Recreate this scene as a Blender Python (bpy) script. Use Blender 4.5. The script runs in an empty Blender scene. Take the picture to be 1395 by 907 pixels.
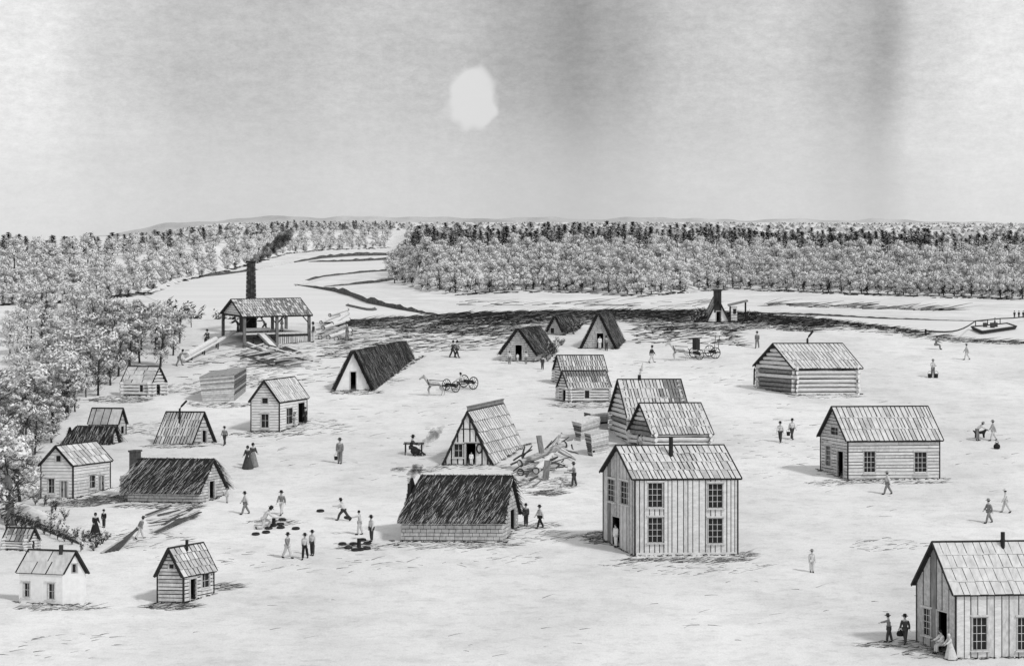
import bpy, bmesh, math, random
from mathutils import Vector, Matrix
R = random.Random(7)
C = bpy.context.scene.collection
scene = bpy.context.scene
rad = math.radians

# ------------------------------------------------------------------ camera, world, sun, exposure
HC = 41.0            # camera height (m)
FPX = 3000.0         # focal length in pixels of a 1395 px wide frame
CX, YH = 697.5, 300.0
SL = 350.0 / FPX     # the settlement lies on a gentle slope rising away from the camera
DROP = 22.0          # river flats lie this far below the camera
ZV = HC - DROP

cam_d = bpy.data.cameras.new('camera')
cam = bpy.data.objects.new('camera', cam_d); C.objects.link(cam)
cam.location = (0, 0, HC); cam.rotation_euler = (rad(90), 0, 0)
cam_d.sensor_width = 36; cam_d.lens = 36 * FPX / 1395.0
cam_d.shift_y = -(453.5 - YH) / 1395.0
cam_d.clip_start = 1; cam_d.clip_end = 30000
scene.camera = cam

SUN_DIR = Vector((0.60, -0.42, 0.80)).normalized()      # towards the sun
sun_d = bpy.data.lights.new('sun', 'SUN'); sun_d.energy = 2.0; sun_d.angle = rad(6.0); sun_d.color = (1, 1, 1)
sun = bpy.data.objects.new('sun', sun_d); C.objects.link(sun)
sun.rotation_euler = SUN_DIR.to_track_quat('Z', 'Y').to_euler(); sun.location = (60, -60, 160)

SKY_GAIN, SKY_ZENITH = 1.22, 0.85
def build_world():
    w = bpy.data.worlds.new('World'); scene.world = w; w.use_nodes = True
    nt = w.node_tree; nt.nodes.clear(); N = nt.nodes.new; L = nt.links.new
    out = N('ShaderNodeOutputWorld'); bg = N('ShaderNodeBackground'); L(bg.outputs[0], out.inputs[0])
    bg.inputs['Strength'].default_value = 0.10
    sky = N('ShaderNodeTexSky'); sky.sky_type = 'NISHITA'; sky.sun_disc = False
    sky.sun_elevation = math.asin(SUN_DIR.z); sky.sun_rotation = math.atan2(SUN_DIR.x, SUN_DIR.y)
    sky.air_density = 1.0; sky.dust_density = 2.0; sky.ozone_density = 1.0
    bw = N('ShaderNodeRGBToBW'); L(sky.outputs[0], bw.inputs[0])
    tc = N('ShaderNodeTexCoord'); sp = N('ShaderNodeSeparateXYZ'); L(tc.outputs['Generated'], sp.inputs[0])
    def M(op, a, b=None, clamp=False):
        m = N('ShaderNodeMath'); m.operation = op; m.use_clamp = clamp
        for i, q in enumerate((a, b)):
            if q is None: continue
            if isinstance(q, (int, float)): m.inputs[i].default_value = q
            else: L(q, m.inputs[i])
        return m.outputs[0]
    az = M('ARCTAN2', sp.outputs[0], sp.outputs[1]); el = sp.outputs[2]
    cv = N('ShaderNodeCombineXYZ'); L(az, cv.inputs[0]); L(el, cv.inputs[1])
    def noise(sx, sy, scale, detail=4, rough=.6):
        mp = N('ShaderNodeMapping'); mp.inputs['Scale'].default_value = (sx, sy, 1); L(cv.outputs[0], mp.inputs[0])
        n = N('ShaderNodeTexNoise'); n.inputs['Scale'].default_value = scale
        n.inputs['Detail'].default_value = detail; n.inputs['Roughness'].default_value = rough
        L(mp.outputs[0], n.inputs[0]); return n.outputs[0]
    # high overcast: shafts of thicker and thinner cloud by compass bearing
    wob = M('MULTIPLY', M('SUBTRACT', noise(1, 1, 9, 2), .5), .022)
    r = N('ShaderNodeValToRGB'); r.color_ramp.interpolation = 'EASE'
    L(M('MULTIPLY_ADD', M('ADD', az, wob), 1.0 / .56, ), r.inputs[0])
    r.inputs[0].links[0].from_node.inputs[2].default_value = .5
    stops = [(-720, 1.25), (-60, 1.34), (60, 1.30), (160, 1.02), (270, .86), (400, .84), (480, .92), (600, .88), (710, .68),
             (785, .54), (835, .66), (930, .92), (1060, 1.0), (1150, .80), (1195, .66), (1250, 1.10), (1330, 1.30), (1460, 1.30), (2100, 1.2)]
    cr = r.color_ramp
    while len(cr.elements) < len(stops): cr.elements.new(.5)
    for e, (x, v) in zip(cr.elements, stops):
        e.position = min(1, max(0, (x - CX) / FPX / .56 + .5)); e.color = (v / 1.5, v / 1.5, v / 1.5, 1)
    shaft = M('MULTIPLY', r.outputs[0], 1.5)
    streak = M('MULTIPLY_ADD', noise(1, 3.2, 13, 8, .75), .5); streak.node.inputs[2].default_value = .75
    fine = M('MULTIPLY_ADD', noise(1, 1.6, 170, 6, .9), .8); fine.node.inputs[2].default_value = .63
    f = M('MULTIPLY', M('MULTIPLY', shaft, streak), fine)
    # clearing near the horizon, and the overcast brightens towards the zenith
    hz = N('ShaderNodeMapRange'); hz.interpolation_type = 'SMOOTHSTEP'; L(el, hz.inputs[0])
    hz.inputs[1].default_value = .0; hz.inputs[2].default_value = .075; hz.inputs[3].default_value = 1.0; hz.inputs[4].default_value = 0.0
    f2 = N('ShaderNodeMix'); f2.data_type = 'FLOAT'; L(M('MULTIPLY', hz.outputs[0], .62), f2.inputs[0]); L(f, f2.inputs[2]); f2.inputs[3].default_value = 1.36
    # thin place in the cloud where the veil is bright
    dx = M('SUBTRACT', az, (639 - CX) / FPX); dy = M('SUBTRACT', el, (YH - 135) / FPX)
    d = M('SQRT', M('ADD', M('MULTIPLY', dx, dx), M('MULTIPLY', M('MULTIPLY', dy, dy), .82)))
    d = M('ADD', d, M('MULTIPLY', M('SUBTRACT', noise(1, 1, 46, 2), .5), .022))
    mr = N('ShaderNodeMapRange'); mr.interpolation_type = 'SMOOTHSTEP'; L(d, mr.inputs[0])
    mr.inputs[1].default_value = .0100; mr.inputs[2].default_value = .0138; mr.inputs[3].default_value = 1; mr.inputs[4].default_value = 0
    f3 = N('ShaderNodeMix'); f3.data_type = 'FLOAT'; L(M('MULTIPLY', mr.outputs[0], .9), f3.inputs[0]); L(f2.outputs[0], f3.inputs[2]); f3.inputs[3].default_value = 1.24
    zen = N('ShaderNodeMapRange'); L(el, zen.inputs[0])
    zen.inputs[1].default_value = .12; zen.inputs[2].default_value = .7; zen.inputs[3].default_value = 1.0; zen.inputs[4].default_value = SKY_ZENITH
    val = M('MULTIPLY', M('MULTIPLY', f3.outputs[0], zen.outputs[0]), SKY_GAIN)
    # the overcast veil evens out most of the clear sky's own gradient
    even = M('MULTIPLY_ADD', bw.outputs[0], .2); even.node.inputs[2].default_value = 4.2
    col = M('MULTIPLY', val, even)
    cc = N('ShaderNodeCombineColor'); 
    for i in range(3): L(col, cc.inputs[i])
    L(cc.outputs[0], bg.inputs['Color'])

build_world()
vs = scene.view_settings
vs.view_transform = 'Standard'; vs.look = 'None'; vs.exposure = 0.0; vs.gamma = 1.0; vs.use_curve_mapping = False
scene.display_settings.display_device = 'sRGB'
scene.cycles.use_denoising = True
scene.cycles.max_bounces = 6; scene.cycles.volume_bounces = 1
scene.cycles.volume_step_rate = 2.0

# ------------------------------------------------------------------ pixel <-> place
def G(x, y):
    """point of the settlement's slope seen at (x, y) in the 1395 x 907 frame"""
    Y = FPX * HC / (y - YH + 350.0)
    return Vector(((x - CX) / FPX * Y, Y, SL * Y))
def S(y): return (y - YH + 350.0) / HC          # pixels per metre there
def VL(x, y, up=0.0):
    Y = FPX * DROP / (y - YH)
    return Vector(((x - CX) / FPX * Y, Y, ZV + up))
def lerp_list(pts, x):
    if x <= pts[0][0]: return pts[0][1]
    for (a, va), (b, vb) in zip(pts, pts[1:]):
        if x <= b: return va + (vb - va) * (x - a) / (b - a)
    return pts[-1][1]
def sstep(a, b, x):
    t = min(1, max(0, (x - a) / (b - a))); return t * t * (3 - 2 * t)

EDGE = [(-900, 440), (250, 434), (330, 436), (430, 441), (470, 437), (530, 433), (620, 428), (700, 425.5), (800, 424.5), (950, 424),
        (1030, 430), (1120, 437), (1200, 445), (1260, 455), (1300, 461), (1395, 467), (2300, 480)]
WOODL = [(-900, 425), (0, 416), (100, 411), (200, 400), (235, 384), (300, 371), (345, 358), (390, 345), (440, 340), (540, 337), (560, 337)]
TOPL = [(-900, 325), (0, 325), (150, 322), (250, 316), (330, 309), (390, 303), (560, 303)]
WOODR = [(520, 376), (545, 383), (585, 397), (620, 401), (700, 397), (800, 398), (870, 403), (950, 396), (1000, 393), (1150, 400), (1395, 408), (2300, 420)]
TOPR = [(520, 308), (700, 306), (800, 303), (950, 307), (1100, 312), (1395, 316), (2300, 320)]
DEEPL, DEEPR = 130.0, 90.0
def yedge(x): return FPX * HC / (lerp_list(EDGE, x) + 50)
def ywood(x, right): return FPX * DROP / (lerp_list(WOODR if right else WOODL, x) - YH)
def gz(X, Y):
    if Y < 5: return SL * Y
    x = CX + FPX * X / max(Y, 100)
    Ye = yedge(x)
    if Y <= Ye: return SL * Y
    sl = .55 - .43 * (1 - sstep(260, 380, x))
    zf = ZV - max(0, Y - 1700) * .0078 * (1 - sstep(150, 320, x))
    def rise(right):
        Yf = ywood(x, right); deep = DEEPR if right else DEEPL
        zt = HC - (lerp_list(TOPR if right else TOPL, x) - YH) * (Yf + deep) / FPX - (7.5 if right else 7.0)
        return max(0, zt - ZV) * sstep(-5, deep, Y - Yf) if Y > Yf - 5 else 0
    w = sstep(532, 572, x)
    rz = rise(True) * w + (rise(False) * (1 - w) if w < 1 else 0)
    return max(SL * Ye - (Y - Ye) * sl, zf + rz)

# ------------------------------------------------------------------ materials (the whole place is built in greys)
MATS = {}
def mat(name, val, rough=.9, var=.0, scale=3.0, stretch=(1, 1, 1), bump=0.0, spec=.2, streak=None):
    if name in MATS: return MATS[name]
    m = bpy.data.materials.new(name); m.use_nodes = True
    nt = m.node_tree; b = nt.nodes['Principled BSDF']
    b.inputs['Roughness'].default_value = rough
    b.inputs['Specular IOR Level'].default_value = spec
    b.inputs['Base Color'].default_value = (val, val, val, 1)
    if var or bump:
        tc = nt.nodes.new('ShaderNodeTexCoord'); mp = nt.nodes.new('ShaderNodeMapping')
        mp.inputs['Scale'].default_value = stretch
        nt.links.new(tc.outputs['Object'], mp.inputs[0])
        n = nt.nodes.new('ShaderNodeTexNoise'); n.inputs['Scale'].default_value = scale
        n.inputs['Detail'].default_value = 6; n.inputs['Roughness'].default_value = .65
        nt.links.new(mp.outputs[0], n.inputs[0])
        if var:
            r = nt.nodes.new('ShaderNodeValToRGB')
            lo, hi = max(.004, val * (1 - var)), min(.9, val * (1 + var * .6))
            r.color_ramp.elements[0].position = .3; r.color_ramp.elements[1].position = .7
            r.color_ramp.elements[0].color = (lo, lo, lo, 1); r.color_ramp.elements[1].color = (hi, hi, hi, 1)
            nt.links.new(n.outputs[0], r.inputs[0]); nt.links.new(r.outputs[0], b.inputs['Base Color'])
        if bump:
            bp = nt.nodes.new('ShaderNodeBump'); bp.inputs['Strength'].default_value = bump; bp.inputs['Distance'].default_value = .03
            nt.links.new(n.outputs[0], bp.inputs['Height']); nt.links.new(bp.outputs[0], b.inputs['Normal'])
    MATS[name] = m
    return m
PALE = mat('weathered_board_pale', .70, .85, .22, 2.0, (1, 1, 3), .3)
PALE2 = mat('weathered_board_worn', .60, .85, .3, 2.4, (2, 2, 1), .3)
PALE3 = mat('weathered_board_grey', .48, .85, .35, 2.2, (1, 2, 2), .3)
DARKW = mat('tarred_timber', .03, .8, .5, 3.0, (1, 1, 1), .2)
INK = mat('dark_recess', .012, .95)
SHK = mat('roof_shake_pale', .62, .85, .28, 1.6, (2, 1, 1), .3)
SHK2 = mat('roof_shake_worn', .46, .85, .35, 1.8, (1, 2, 1), .3)
SHK3 = mat('roof_shake_dark', .22, .85, .4, 2.0, (1, 1, 1), .3)
TH1 = mat('thatch_dark', .026, .95, .4, 3.0)
TH2 = mat('thatch_brown', .11, .95, .4, 3.0)
TH3 = mat('thatch_straw', .42, .95, .3, 3.0)
LOGM = mat('peeled_log', .66, .85, .3, 3.0, (1, 1, 6), .4)
LOGB = mat('barked_log', .22, .9, .5, 4.0, (1, 1, 1), .5)
LOGE = mat('sawn_log_end', .72, .85, .2, 6.0)
SOD = mat('sod_block', .55, .95, .3, 4.0, (1, 1, 1), .5)
SOD2 = mat('sod_block_grey', .42, .95, .3, 4.0, (1, 1, 1), .5)
GLASS = mat('window_glass', .02, .45, spec=.15)
WHITE = mat('white_limewash', .80, .85, .1, 3.0, (1, 1, 1), .2)
IRON = mat('black_iron', .02, .6, .3, 8.0)
STONE = mat('stack_masonry', .045, .9, .6, 2.0, (3, 3, .3), .4)
SKIN = mat('skin', .45, .6)
CL = [mat('cloth_black', .02, .9), mat('cloth_dark', .06, .9, .3, 9), mat('cloth_grey', .22, .9, .3, 9), mat('cloth_pale', .58, .9, .2, 9), mat('cloth_white', .78, .9, .1, 9)]
LEAFP = mat('leaf_pale', .74, .8, .2, 1.0)
LEAFM = mat('leaf_grey', .42, .8, .3, 1.0)
LEAFD = mat('leaf_dark', .035, .8)
LEAFE = mat('leaf_dusk', .14, .8)
BARK = mat('bark_dark', .05, .9, .5, 5.0, (1, 1, 1), .4)
GRASSD = mat('dry_grass_dark', .02, .95)
GRASSM = mat('dry_grass_grey', .2, .95)

# ------------------------------------------------------------------ mesh helpers
ORG = {}
def tag(o, label=None, cat=None, group=None, kind=None):
    for k, v in (('label', label), ('category', cat), ('group', group), ('kind', kind)):
        if v: o[k] = v
    return o
class MB:
    def __init__(s): s.v = []; s.f = []; s.m = []
    def face(s, pts, m=0):
        i = len(s.v); s.v += [tuple(p) for p in pts]; s.f.append(tuple(range(i, i + len(pts)))); s.m.append(m)
    def hexa(s, p, m=0, fm=None):
        """8 corners: 0-3 one end, 4-7 the other; fm = {face index: material}"""
        i = len(s.v); s.v += [tuple(q) for q in p]
        for k, f in enumerate(((3, 2, 1, 0), (4, 5, 6, 7), (0, 1, 5, 4), (1, 2, 6, 5), (2, 3, 7, 6), (3, 0, 4, 7))):
            s.f.append(tuple(i + q for q in f)); s.m.append(fm.get(k, m) if fm else m)
    def box(s, c, hx, hy, hz, m=0):
        """box from centre and three half-axis vectors"""
        hx, hy, hz = Vector(hx), Vector(hy), Vector(hz); c = Vector(c)
        s.hexa([c - hx - hy - hz, c + hx - hy - hz, c + hx + hy - hz, c - hx + hy - hz,
                c - hx - hy + hz, c + hx - hy + hz, c + hx + hy + hz, c - hx + hy + hz], m)
    def tube(s, pts, rs, n=7, m=0, mc=None):
        pts = [Vector(p) for p in pts]
        if isinstance(rs, (int, float)): rs = [rs] * len(pts)
        rings = []
        for k, p in enumerate(pts):
            d = (pts[min(k + 1, len(pts) - 1)] - pts[max(k - 1, 0)])
            d = d.normalized() if d.length > 1e-9 else Vector((0, 0, 1))
            a = d.cross(Vector((0, 0, 1)) if abs(d.z) < .9 else Vector((1, 0, 0))).normalized(); b = d.cross(a)
            i0 = len(s.v)
            for j in range(n):
                t = 2 * math.pi * j / n
                s.v.append(tuple(p + (a * math.cos(t) + b * math.sin(t)) * rs[k]))
            rings.append(i0)
        for a, b in zip(rings, rings[1:]):
            for j in range(n):
                s.f.append((a + j, a + (j + 1) % n, b + (j + 1) % n, b + j)); s.m.append(m)
        mc = m if mc is None else mc
        s.f.append(tuple(rings[0] + j for j in reversed(range(n)))); s.m.append(mc)
        s.f.append(tuple(rings[-1] + j for j in range(n))); s.m.append(mc)
    def lathe(s, c, prof, n=12, m=0):
        c = Vector(c); i0 = len(s.v)
        for r, z in prof:
            for j in range(n):
                t = 2 * math.pi * j / n; s.v.append((c.x + r * math.cos(t), c.y + r * math.sin(t), c.z + z))
        for k in range(len(prof) - 1):
            for j in range(n):
                a = i0 + k * n; s.f.append((a + j, a + (j + 1) % n, a + n + (j + 1) % n, a + n + j)); s.m.append(m)
    def build(s, name, mats, parent=None, org=None, smooth=False):
        o0 = ORG[parent.name] if parent is not None else Vector(org if org is not None else (0, 0, 0))
        me = bpy.data.meshes.new(name)
        me.from_pydata([(x - o0.x, y - o0.y, z - o0.z) for x, y, z in s.v], [], s.f)
        mats = mats if isinstance(mats, (list, tuple)) else [mats]
        for mm in mats: me.materials.append(mm)
        me.polygons.foreach_set('material_index', s.m)
        if smooth: me.polygons.foreach_set('use_smooth', [True] * len(s.f))
        me.update()
        bm = bmesh.new(); bm.from_mesh(me); bmesh.ops.recalc_face_normals(bm, faces=bm.faces); bm.to_mesh(me); bm.free()
        o = bpy.data.objects.new(name, me); C.objects.link(o)
        if parent is not None: o.parent = parent
        else: o.location = o0
        ORG[o.name] = o0
        return o
def empty(name, loc, label=None, cat=None, group=None):
    o = bpy.data.objects.new(name, None); C.objects.link(o); o.location = loc; ORG[o.name] = Vector(loc)
    o.empty_display_size = .3
    return tag(o, label, cat, group)
def copy_tree(o, parent=None):
    c = o.copy(); C.objects.link(c)
    if parent is not None: c.parent = parent
    for ch in list(o.children): copy_tree(ch, c)
    return c

# ------------------------------------------------------------------ the ground
def build_ground():
    xs = list(range(-900, 2301, 11)); off = [0, .6, 1.5, 3, 5, 8, 12, 16, 22, 30, 42, 60]
    rows = [-60, 40, 90, 110, 120, 130, 140, 150, 160, 170, 180, 190, 200, 210, 220, 228]
    nfar = 110
    v = []; f = []; nr = len(rows) + len(off) + nfar
    for x in xs:
        u = (x - CX) / FPX; Ye = yedge(x)
        ys = rows + [Ye + q for q in off] + [(Ye + 60) * (9500 / (Ye + 60)) ** ((k + 1) / nfar) for k in range(nfar)]
        for Y in ys:
            X = u * max(Y, 110); v.append((X, Y, gz(X, Y)))
    for i in range(len(xs) - 1):
        for j in range(nr - 1):
            a = i * nr + j; f.append((a, a + nr, a + nr + 1, a + 1))
    me = bpy.data.meshes.new('ground'); me.from_pydata(v, [], f)
    me.polygons.foreach_set('use_smooth', [True] * len(f))
    m = bpy.data.materials.new('bare_earth'); m.use_nodes = True; nt = m.node_tree; b = nt.nodes['Principled BSDF']
    b.inputs['Roughness'].default_value = .95; b.inputs['Specular IOR Level'].default_value = .1
    tc = nt.nodes.new('ShaderNodeTexCoord')
    def noise(sc, st, det=5, ro=.6):
        mp = nt.nodes.new('ShaderNodeMapping'); mp.inputs['Scale'].default_value = st; nt.links.new(tc.outputs['Object'], mp.inputs[0])
        n = nt.nodes.new('ShaderNodeTexNoise'); n.inputs['Scale'].default_value = sc; n.inputs['Detail'].default_value = det; n.inputs['Roughness'].default_value = ro
        nt.links.new(mp.outputs[0], n.inputs[0]); return n.outputs[0]
    def ramp(x, p0, c0, p1, c1):
        r = nt.nodes.new('ShaderNodeValToRGB'); r.color_ramp.elements[0].position = p0; r.color_ramp.elements[1].position = p1
        r.color_ramp.elements[0].color = (c0,) * 3 + (1,); r.color_ramp.elements[1].color = (c1,) * 3 + (1,)
        nt.links.new(x, r.inputs[0]); return r.outputs[0]
    def mul(a, c):
        k = nt.nodes.new('ShaderNodeMix'); k.data_type = 'RGBA'; k.blend_type = 'MULTIPLY'; k.inputs[0].default_value = 1
        nt.links.new(a, k.inputs[6]); nt.links.new(c, k.inputs[7]); return k.outputs[2]
    a = ramp(noise(.05, (1.3, .8, 1)), .32, .62, .62, .78)                    # broad trodden and dusty patches
    c = ramp(noise(.4, (.7, 1.0, 1), 8, .7), .34, .86, .54, 1.0)             # wheel and foot scuffs
    d = ramp(noise(1.3, (.7, 1.0, 1), 8, .75), .30, .80, .50, 1.0)             # crumbs of dirt and dead grass
    e = ramp(noise(9, (1, .6, 1), 4, .8), .3, .84, .6, 1.0)
    col = mul(mul(mul(a, c), d), e); nt.links.new(col, b.inputs['Base Color'])
    me.materials.append(m)
    o = bpy.data.objects.new('ground', me); C.objects.link(o); tag(o, kind='structure')
build_ground()

def hills():
    prof = [(-900, 330), (100, 326), (190, 312), (230, 304), (300, 300), (345, 297), (385, 293), (440, 297), (480, 295), (520, 297), (600, 299), (700, 300),
            (760, 298), (815, 302), (860, 299), (905, 298), (960, 301), (1010, 303), (1060, 300), (1130, 303), (1190, 300), (1250, 304), (1310, 304), (1400, 309), (2300, 312)]
    Y0 = 9000; mb = MB(); pts = []; prof = [(x, y - (2.5 if x > 500 else 0)) for x, y in prof]
    for x in range(-900, 2301, 9):
        y = lerp_list(prof, x) + 1.0 * math.sin(x * .05) + .6 * math.sin(x * .13 + 1)
        X = (x - CX) / FPX * Y0; z = HC - (y - YH) * Y0 / FPX
        pts.append((X, z))
    for (xa, za), (xb, zb) in zip(pts, pts[1:]):
        mb.face([(xa * .93, Y0 - 700, -60), (xb * .93, Y0 - 700, -60), (xb, Y0, zb), (xa, Y0, za)])
        mb.face([(xa, Y0, za), (xb, Y0, zb), (xb * 1.1, Y0 + 900, -60), (xa * 1.1, Y0 + 900, -60)])
    o = mb.build('distant_hills', mat('hill_scrub', .46, .95, .35, .004, (1, .5, 2)), smooth=True); tag(o, kind='structure')
hills()

def water(name, px, extra):
    pts = [VL(x, y, .06) for x, y in px] + [Vector((X, Y, ZV + .06)) for X, Y in extra]
    bm = bmesh.new(); vs_ = [bm.verts.new(p) for p in pts]; bm.faces.new(vs_); bmesh.ops.triangulate(bm, faces=bm.faces[:])
    bmesh.ops.recalc_face_normals(bm, faces=bm.faces[:])
    me = bpy.data.meshes.new(name); bm.to_mesh(me); bm.free()
    m = mat('river_water', .74, .40, .10, .02, (1, 3, 1), .0, spec=.5)
    me.materials.append(m); o = bpy.data.objects.new(name, me); C.objects.link(o); tag(o, kind='structure')
water('river', [(196, 402.5), (215, 392), (240, 384), (270, 378), (300, 375), (345, 369), (400, 358), (440, 352), (480, 349), (545, 348), (545, 368), (500, 371), (450, 377),
                (408, 389), (430, 393), (458, 397), (478, 404), (500, 413), (540, 422), (575, 428), (640, 440), (500, 452), (330, 452), (250, 428), (215, 411)], [])
def rx(x, Y): return ((x - CX) / FPX * Y, Y)
water('river_water', [(1010, 428), (1032, 427.5), (1120, 430.5), (1200, 434.5), (1280, 437), (1360, 438.5), (1460, 440), (1700, 446)], [rx(1700, 300), rx(1150, 290), rx(1010, 330)])

def bank(px, name='river_bank', wid=4.0):
    """low cut bank along a shore; h in pixels at each point"""
    mb = MB(); P = []
    n = []
    for (x0, y0, h0), (x1, y1, h1) in zip(px, px[1:]):
        k = max(2, int(abs(x1 - x0) / 5))
        for i in range(k): n.append((x0 + (x1 - x0) * i / k, y0 + (y1 - y0) * i / k, h0 + (h1 - h0) * i / k))
    n.append(px[-1])
    for x, y, hh in n:
        p = VL(x, y); s = FPX / p.y; hz = max(.05, hh / s * R.uniform(.7, 1.25))
        P.append((p, hz))
    for (a, ha), (b, hb) in zip(P, P[1:]):
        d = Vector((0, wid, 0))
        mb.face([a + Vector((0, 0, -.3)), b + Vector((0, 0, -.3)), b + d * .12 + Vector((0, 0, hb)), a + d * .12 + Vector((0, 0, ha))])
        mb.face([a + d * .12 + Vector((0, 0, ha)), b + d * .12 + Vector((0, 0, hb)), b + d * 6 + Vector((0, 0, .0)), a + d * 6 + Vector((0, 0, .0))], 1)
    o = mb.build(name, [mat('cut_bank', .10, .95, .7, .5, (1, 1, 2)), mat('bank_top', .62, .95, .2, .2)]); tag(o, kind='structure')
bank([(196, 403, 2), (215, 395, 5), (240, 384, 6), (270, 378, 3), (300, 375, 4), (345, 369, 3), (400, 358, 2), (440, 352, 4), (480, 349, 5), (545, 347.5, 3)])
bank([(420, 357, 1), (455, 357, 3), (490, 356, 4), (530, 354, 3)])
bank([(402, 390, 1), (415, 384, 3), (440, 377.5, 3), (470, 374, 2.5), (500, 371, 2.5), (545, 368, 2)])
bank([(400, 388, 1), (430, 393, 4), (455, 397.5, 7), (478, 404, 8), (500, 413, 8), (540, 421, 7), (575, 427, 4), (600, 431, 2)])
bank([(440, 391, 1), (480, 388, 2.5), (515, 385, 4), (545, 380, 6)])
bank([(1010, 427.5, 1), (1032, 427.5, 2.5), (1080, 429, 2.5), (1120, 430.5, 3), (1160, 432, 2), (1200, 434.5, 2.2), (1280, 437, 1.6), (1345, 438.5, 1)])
def sandbar():
    mb = MB(); c = VL(494, 419); ring = []
    for k in range(16):
        t = 2 * math.pi * k / 16; p = VL(492 + 24 * math.cos(t), 419 + (3.2 + 1.2 * math.sin(2 * t)) * math.sin(t) + 3 * math.cos(t)); ring.append(p + Vector((0, 0, .1)))
    top = [c + (p - c) * .75 + Vector((0, 0, .5)) for p in ring]
    for a in range(16): b = (a + 1) % 16; mb.face([ring[a] + Vector((0, 0, -.3)), ring[b] + Vector((0, 0, -.3)), top[b], top[a]], 1)
    mb.face(top)
    tag(mb.build('sandbar', [mat('sand', .68, .95, .15, .5), mat('wet_sand', .12, .9, .3, .5)]), kind='structure')
sandbar()
# ------------------------------------------------------------------ buildings
Z = Vector((0, 0, 1))
class Frame:
    """footprint with near corner A, eave wall A-B (length L) and gable wall A-C (width W)"""
    def __init__(s, A, B, Cc):
        s.O = G(*A); b = G(*B) - s.O; c = G(*Cc) - s.O
        s.dzB, s.dzC = b.z, c.z
        b.z = 0; c.z = 0
        s.L, s.W = b.length, c.length; s.ex = b / s.L; s.ey = c / s.W
        s.A, s.B, s.C = A, B, Cc
    def p(s, u, v, z): return s.O + s.ex * u + s.ey * v + Z * z
    def ground(s, u, v): return SL * (s.ex.y * u + s.ey.y * v)
class Wall:
    def __init__(s, P, L, trange, gfn): s.P, s.L, s.trange, s.g = P, L, trange, gfn
def wall_box(mb, w, t0a, t1a, z0, t0b, t1b, z1, d0, d1, m=0):
    P = w.P
    mb.hexa([P(t0a, z0, d0), P(t1a, z0, d0), P(t1a, z0, d1), P(t0a, z0, d1), P(t0b, z1, d0), P(t1b, z1, d0), P(t1b, z1, d1), P(t0b, z1, d1)], m)
def minus(t0, t1, cuts):
    segs = [(t0, t1)]
    for a, b in cuts:
        n = []
        for p, q in segs:
            if b <= p or a >= q: n.append((p, q)); continue
            if a > p: n.append((p, a))
            if b < q: n.append((b, q))
        segs = n
    return segs
def rows_wall(mb, w, zb, ztop, ze, rowh, gap, style, ops, pm):
    """horizontal courses: clapboards, logs or blocks; the dark core behind shows in the gaps"""
    z = zb; k = 0
    # core
    cz = sorted(set([zb, ze, ztop] + [o[2] for o in ops] + [o[3] for o in ops]))
    cz = [q for q in cz if zb <= q <= ztop]
    for a, b in zip(cz, cz[1:]):
        if b - a < 1e-3: continue
        mid = (a + b) / 2; ta = w.trange(a + 1e-4); tb = w.trange(b - 1e-4)
        cuts = sorted([(o[0], o[1]) for o in ops if o[2] < mid < o[3]])
        if not cuts: wall_box(mb, w, ta[0] + .06, ta[1] - .06, a, tb[0] + .06, max(tb[0] + .06, tb[1] - .06), b, -.22, -.05, 3); continue
        for p, q in minus(max(ta[0], tb[0]) + .06, min(ta[1], tb[1]) - .06, cuts): wall_box(mb, w, p, q, a, p, q, b, -.22, -.05, 3)
    while z < ztop - .02:
        h = rowh * R.uniform(.92, 1.08); z1 = min(z + h - gap, ztop)
        if z < ze < z1 and ztop > ze + .01 and style != 'log': pass
        ta, tb = w.trange(z), w.trange(z1)
        mid = (z + z1) / 2
        cuts = [(o[0], o[1]) for o in ops if o[2] < mid < o[3]]
        tm = w.trange(mid)
        segs = minus(tm[0], tm[1], cuts)
        for p, q in segs:
            if q - p < .06: continue
            if style == 'log':
                r = (z1 - z) / 2 * R.uniform(.92, 1.06); ex = .22 if mid <= ze else .0
                p2 = p - (ex + R.uniform(0, .12) if p == tm[0] and ex else 0); q2 = q + (ex + R.uniform(0, .12) if q == tm[1] and ex else 0)
                zo = (k % 2) * 0
                pts = [w.P(p2 + (q2 - p2) * i / 4, mid + R.uniform(-.02, .02), -.04 + R.uniform(-.015, .015)) for i in range(5)]
                mb.tube(pts, [r * R.uniform(.93, 1.05) for _ in pts], 8, R.choice(pm), 4)
            elif style == 'sod':
                t = p - (R.random() * .5 if k % 2 else 0)
                while t < q:
                    ln = R.uniform(.42, .66); a, b = max(t, p), min(t + ln - gap, q)
                    if b - a > .05:
                        d = R.uniform(-.02, .015); wall_box(mb, w, a, b, z, a, b, z1 - R.uniform(0, .02), -.06, d, R.choice(pm))
                    t += ln
            else:
                t = p; ends = p == tm[0], q == tm[1]
                while t < q - .02:
                    ln = R.uniform(2.2, 4.2); b = min(t + ln, q)
                    if q - b < .6: b = q
                    d = R.uniform(-.012, .012)
                    a0 = ta[0] if t == p and ends[0] else t; a1 = tb[0] if t == p and ends[0] else t
                    b0 = ta[1] if b == q and ends[1] else b - .02; b1 = tb[1] if b == q and ends[1] else b - .02
                    if b1 > a1 or b0 > a0:
                        jz = R.uniform(0, gap * .6)
                        wall_box(mb, w, a0, b0, z, a1, max(a1, b1), z1 - jz, -.05, d + .004, R.choice(pm))
                    t = b
        z += h; k += 1
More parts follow.
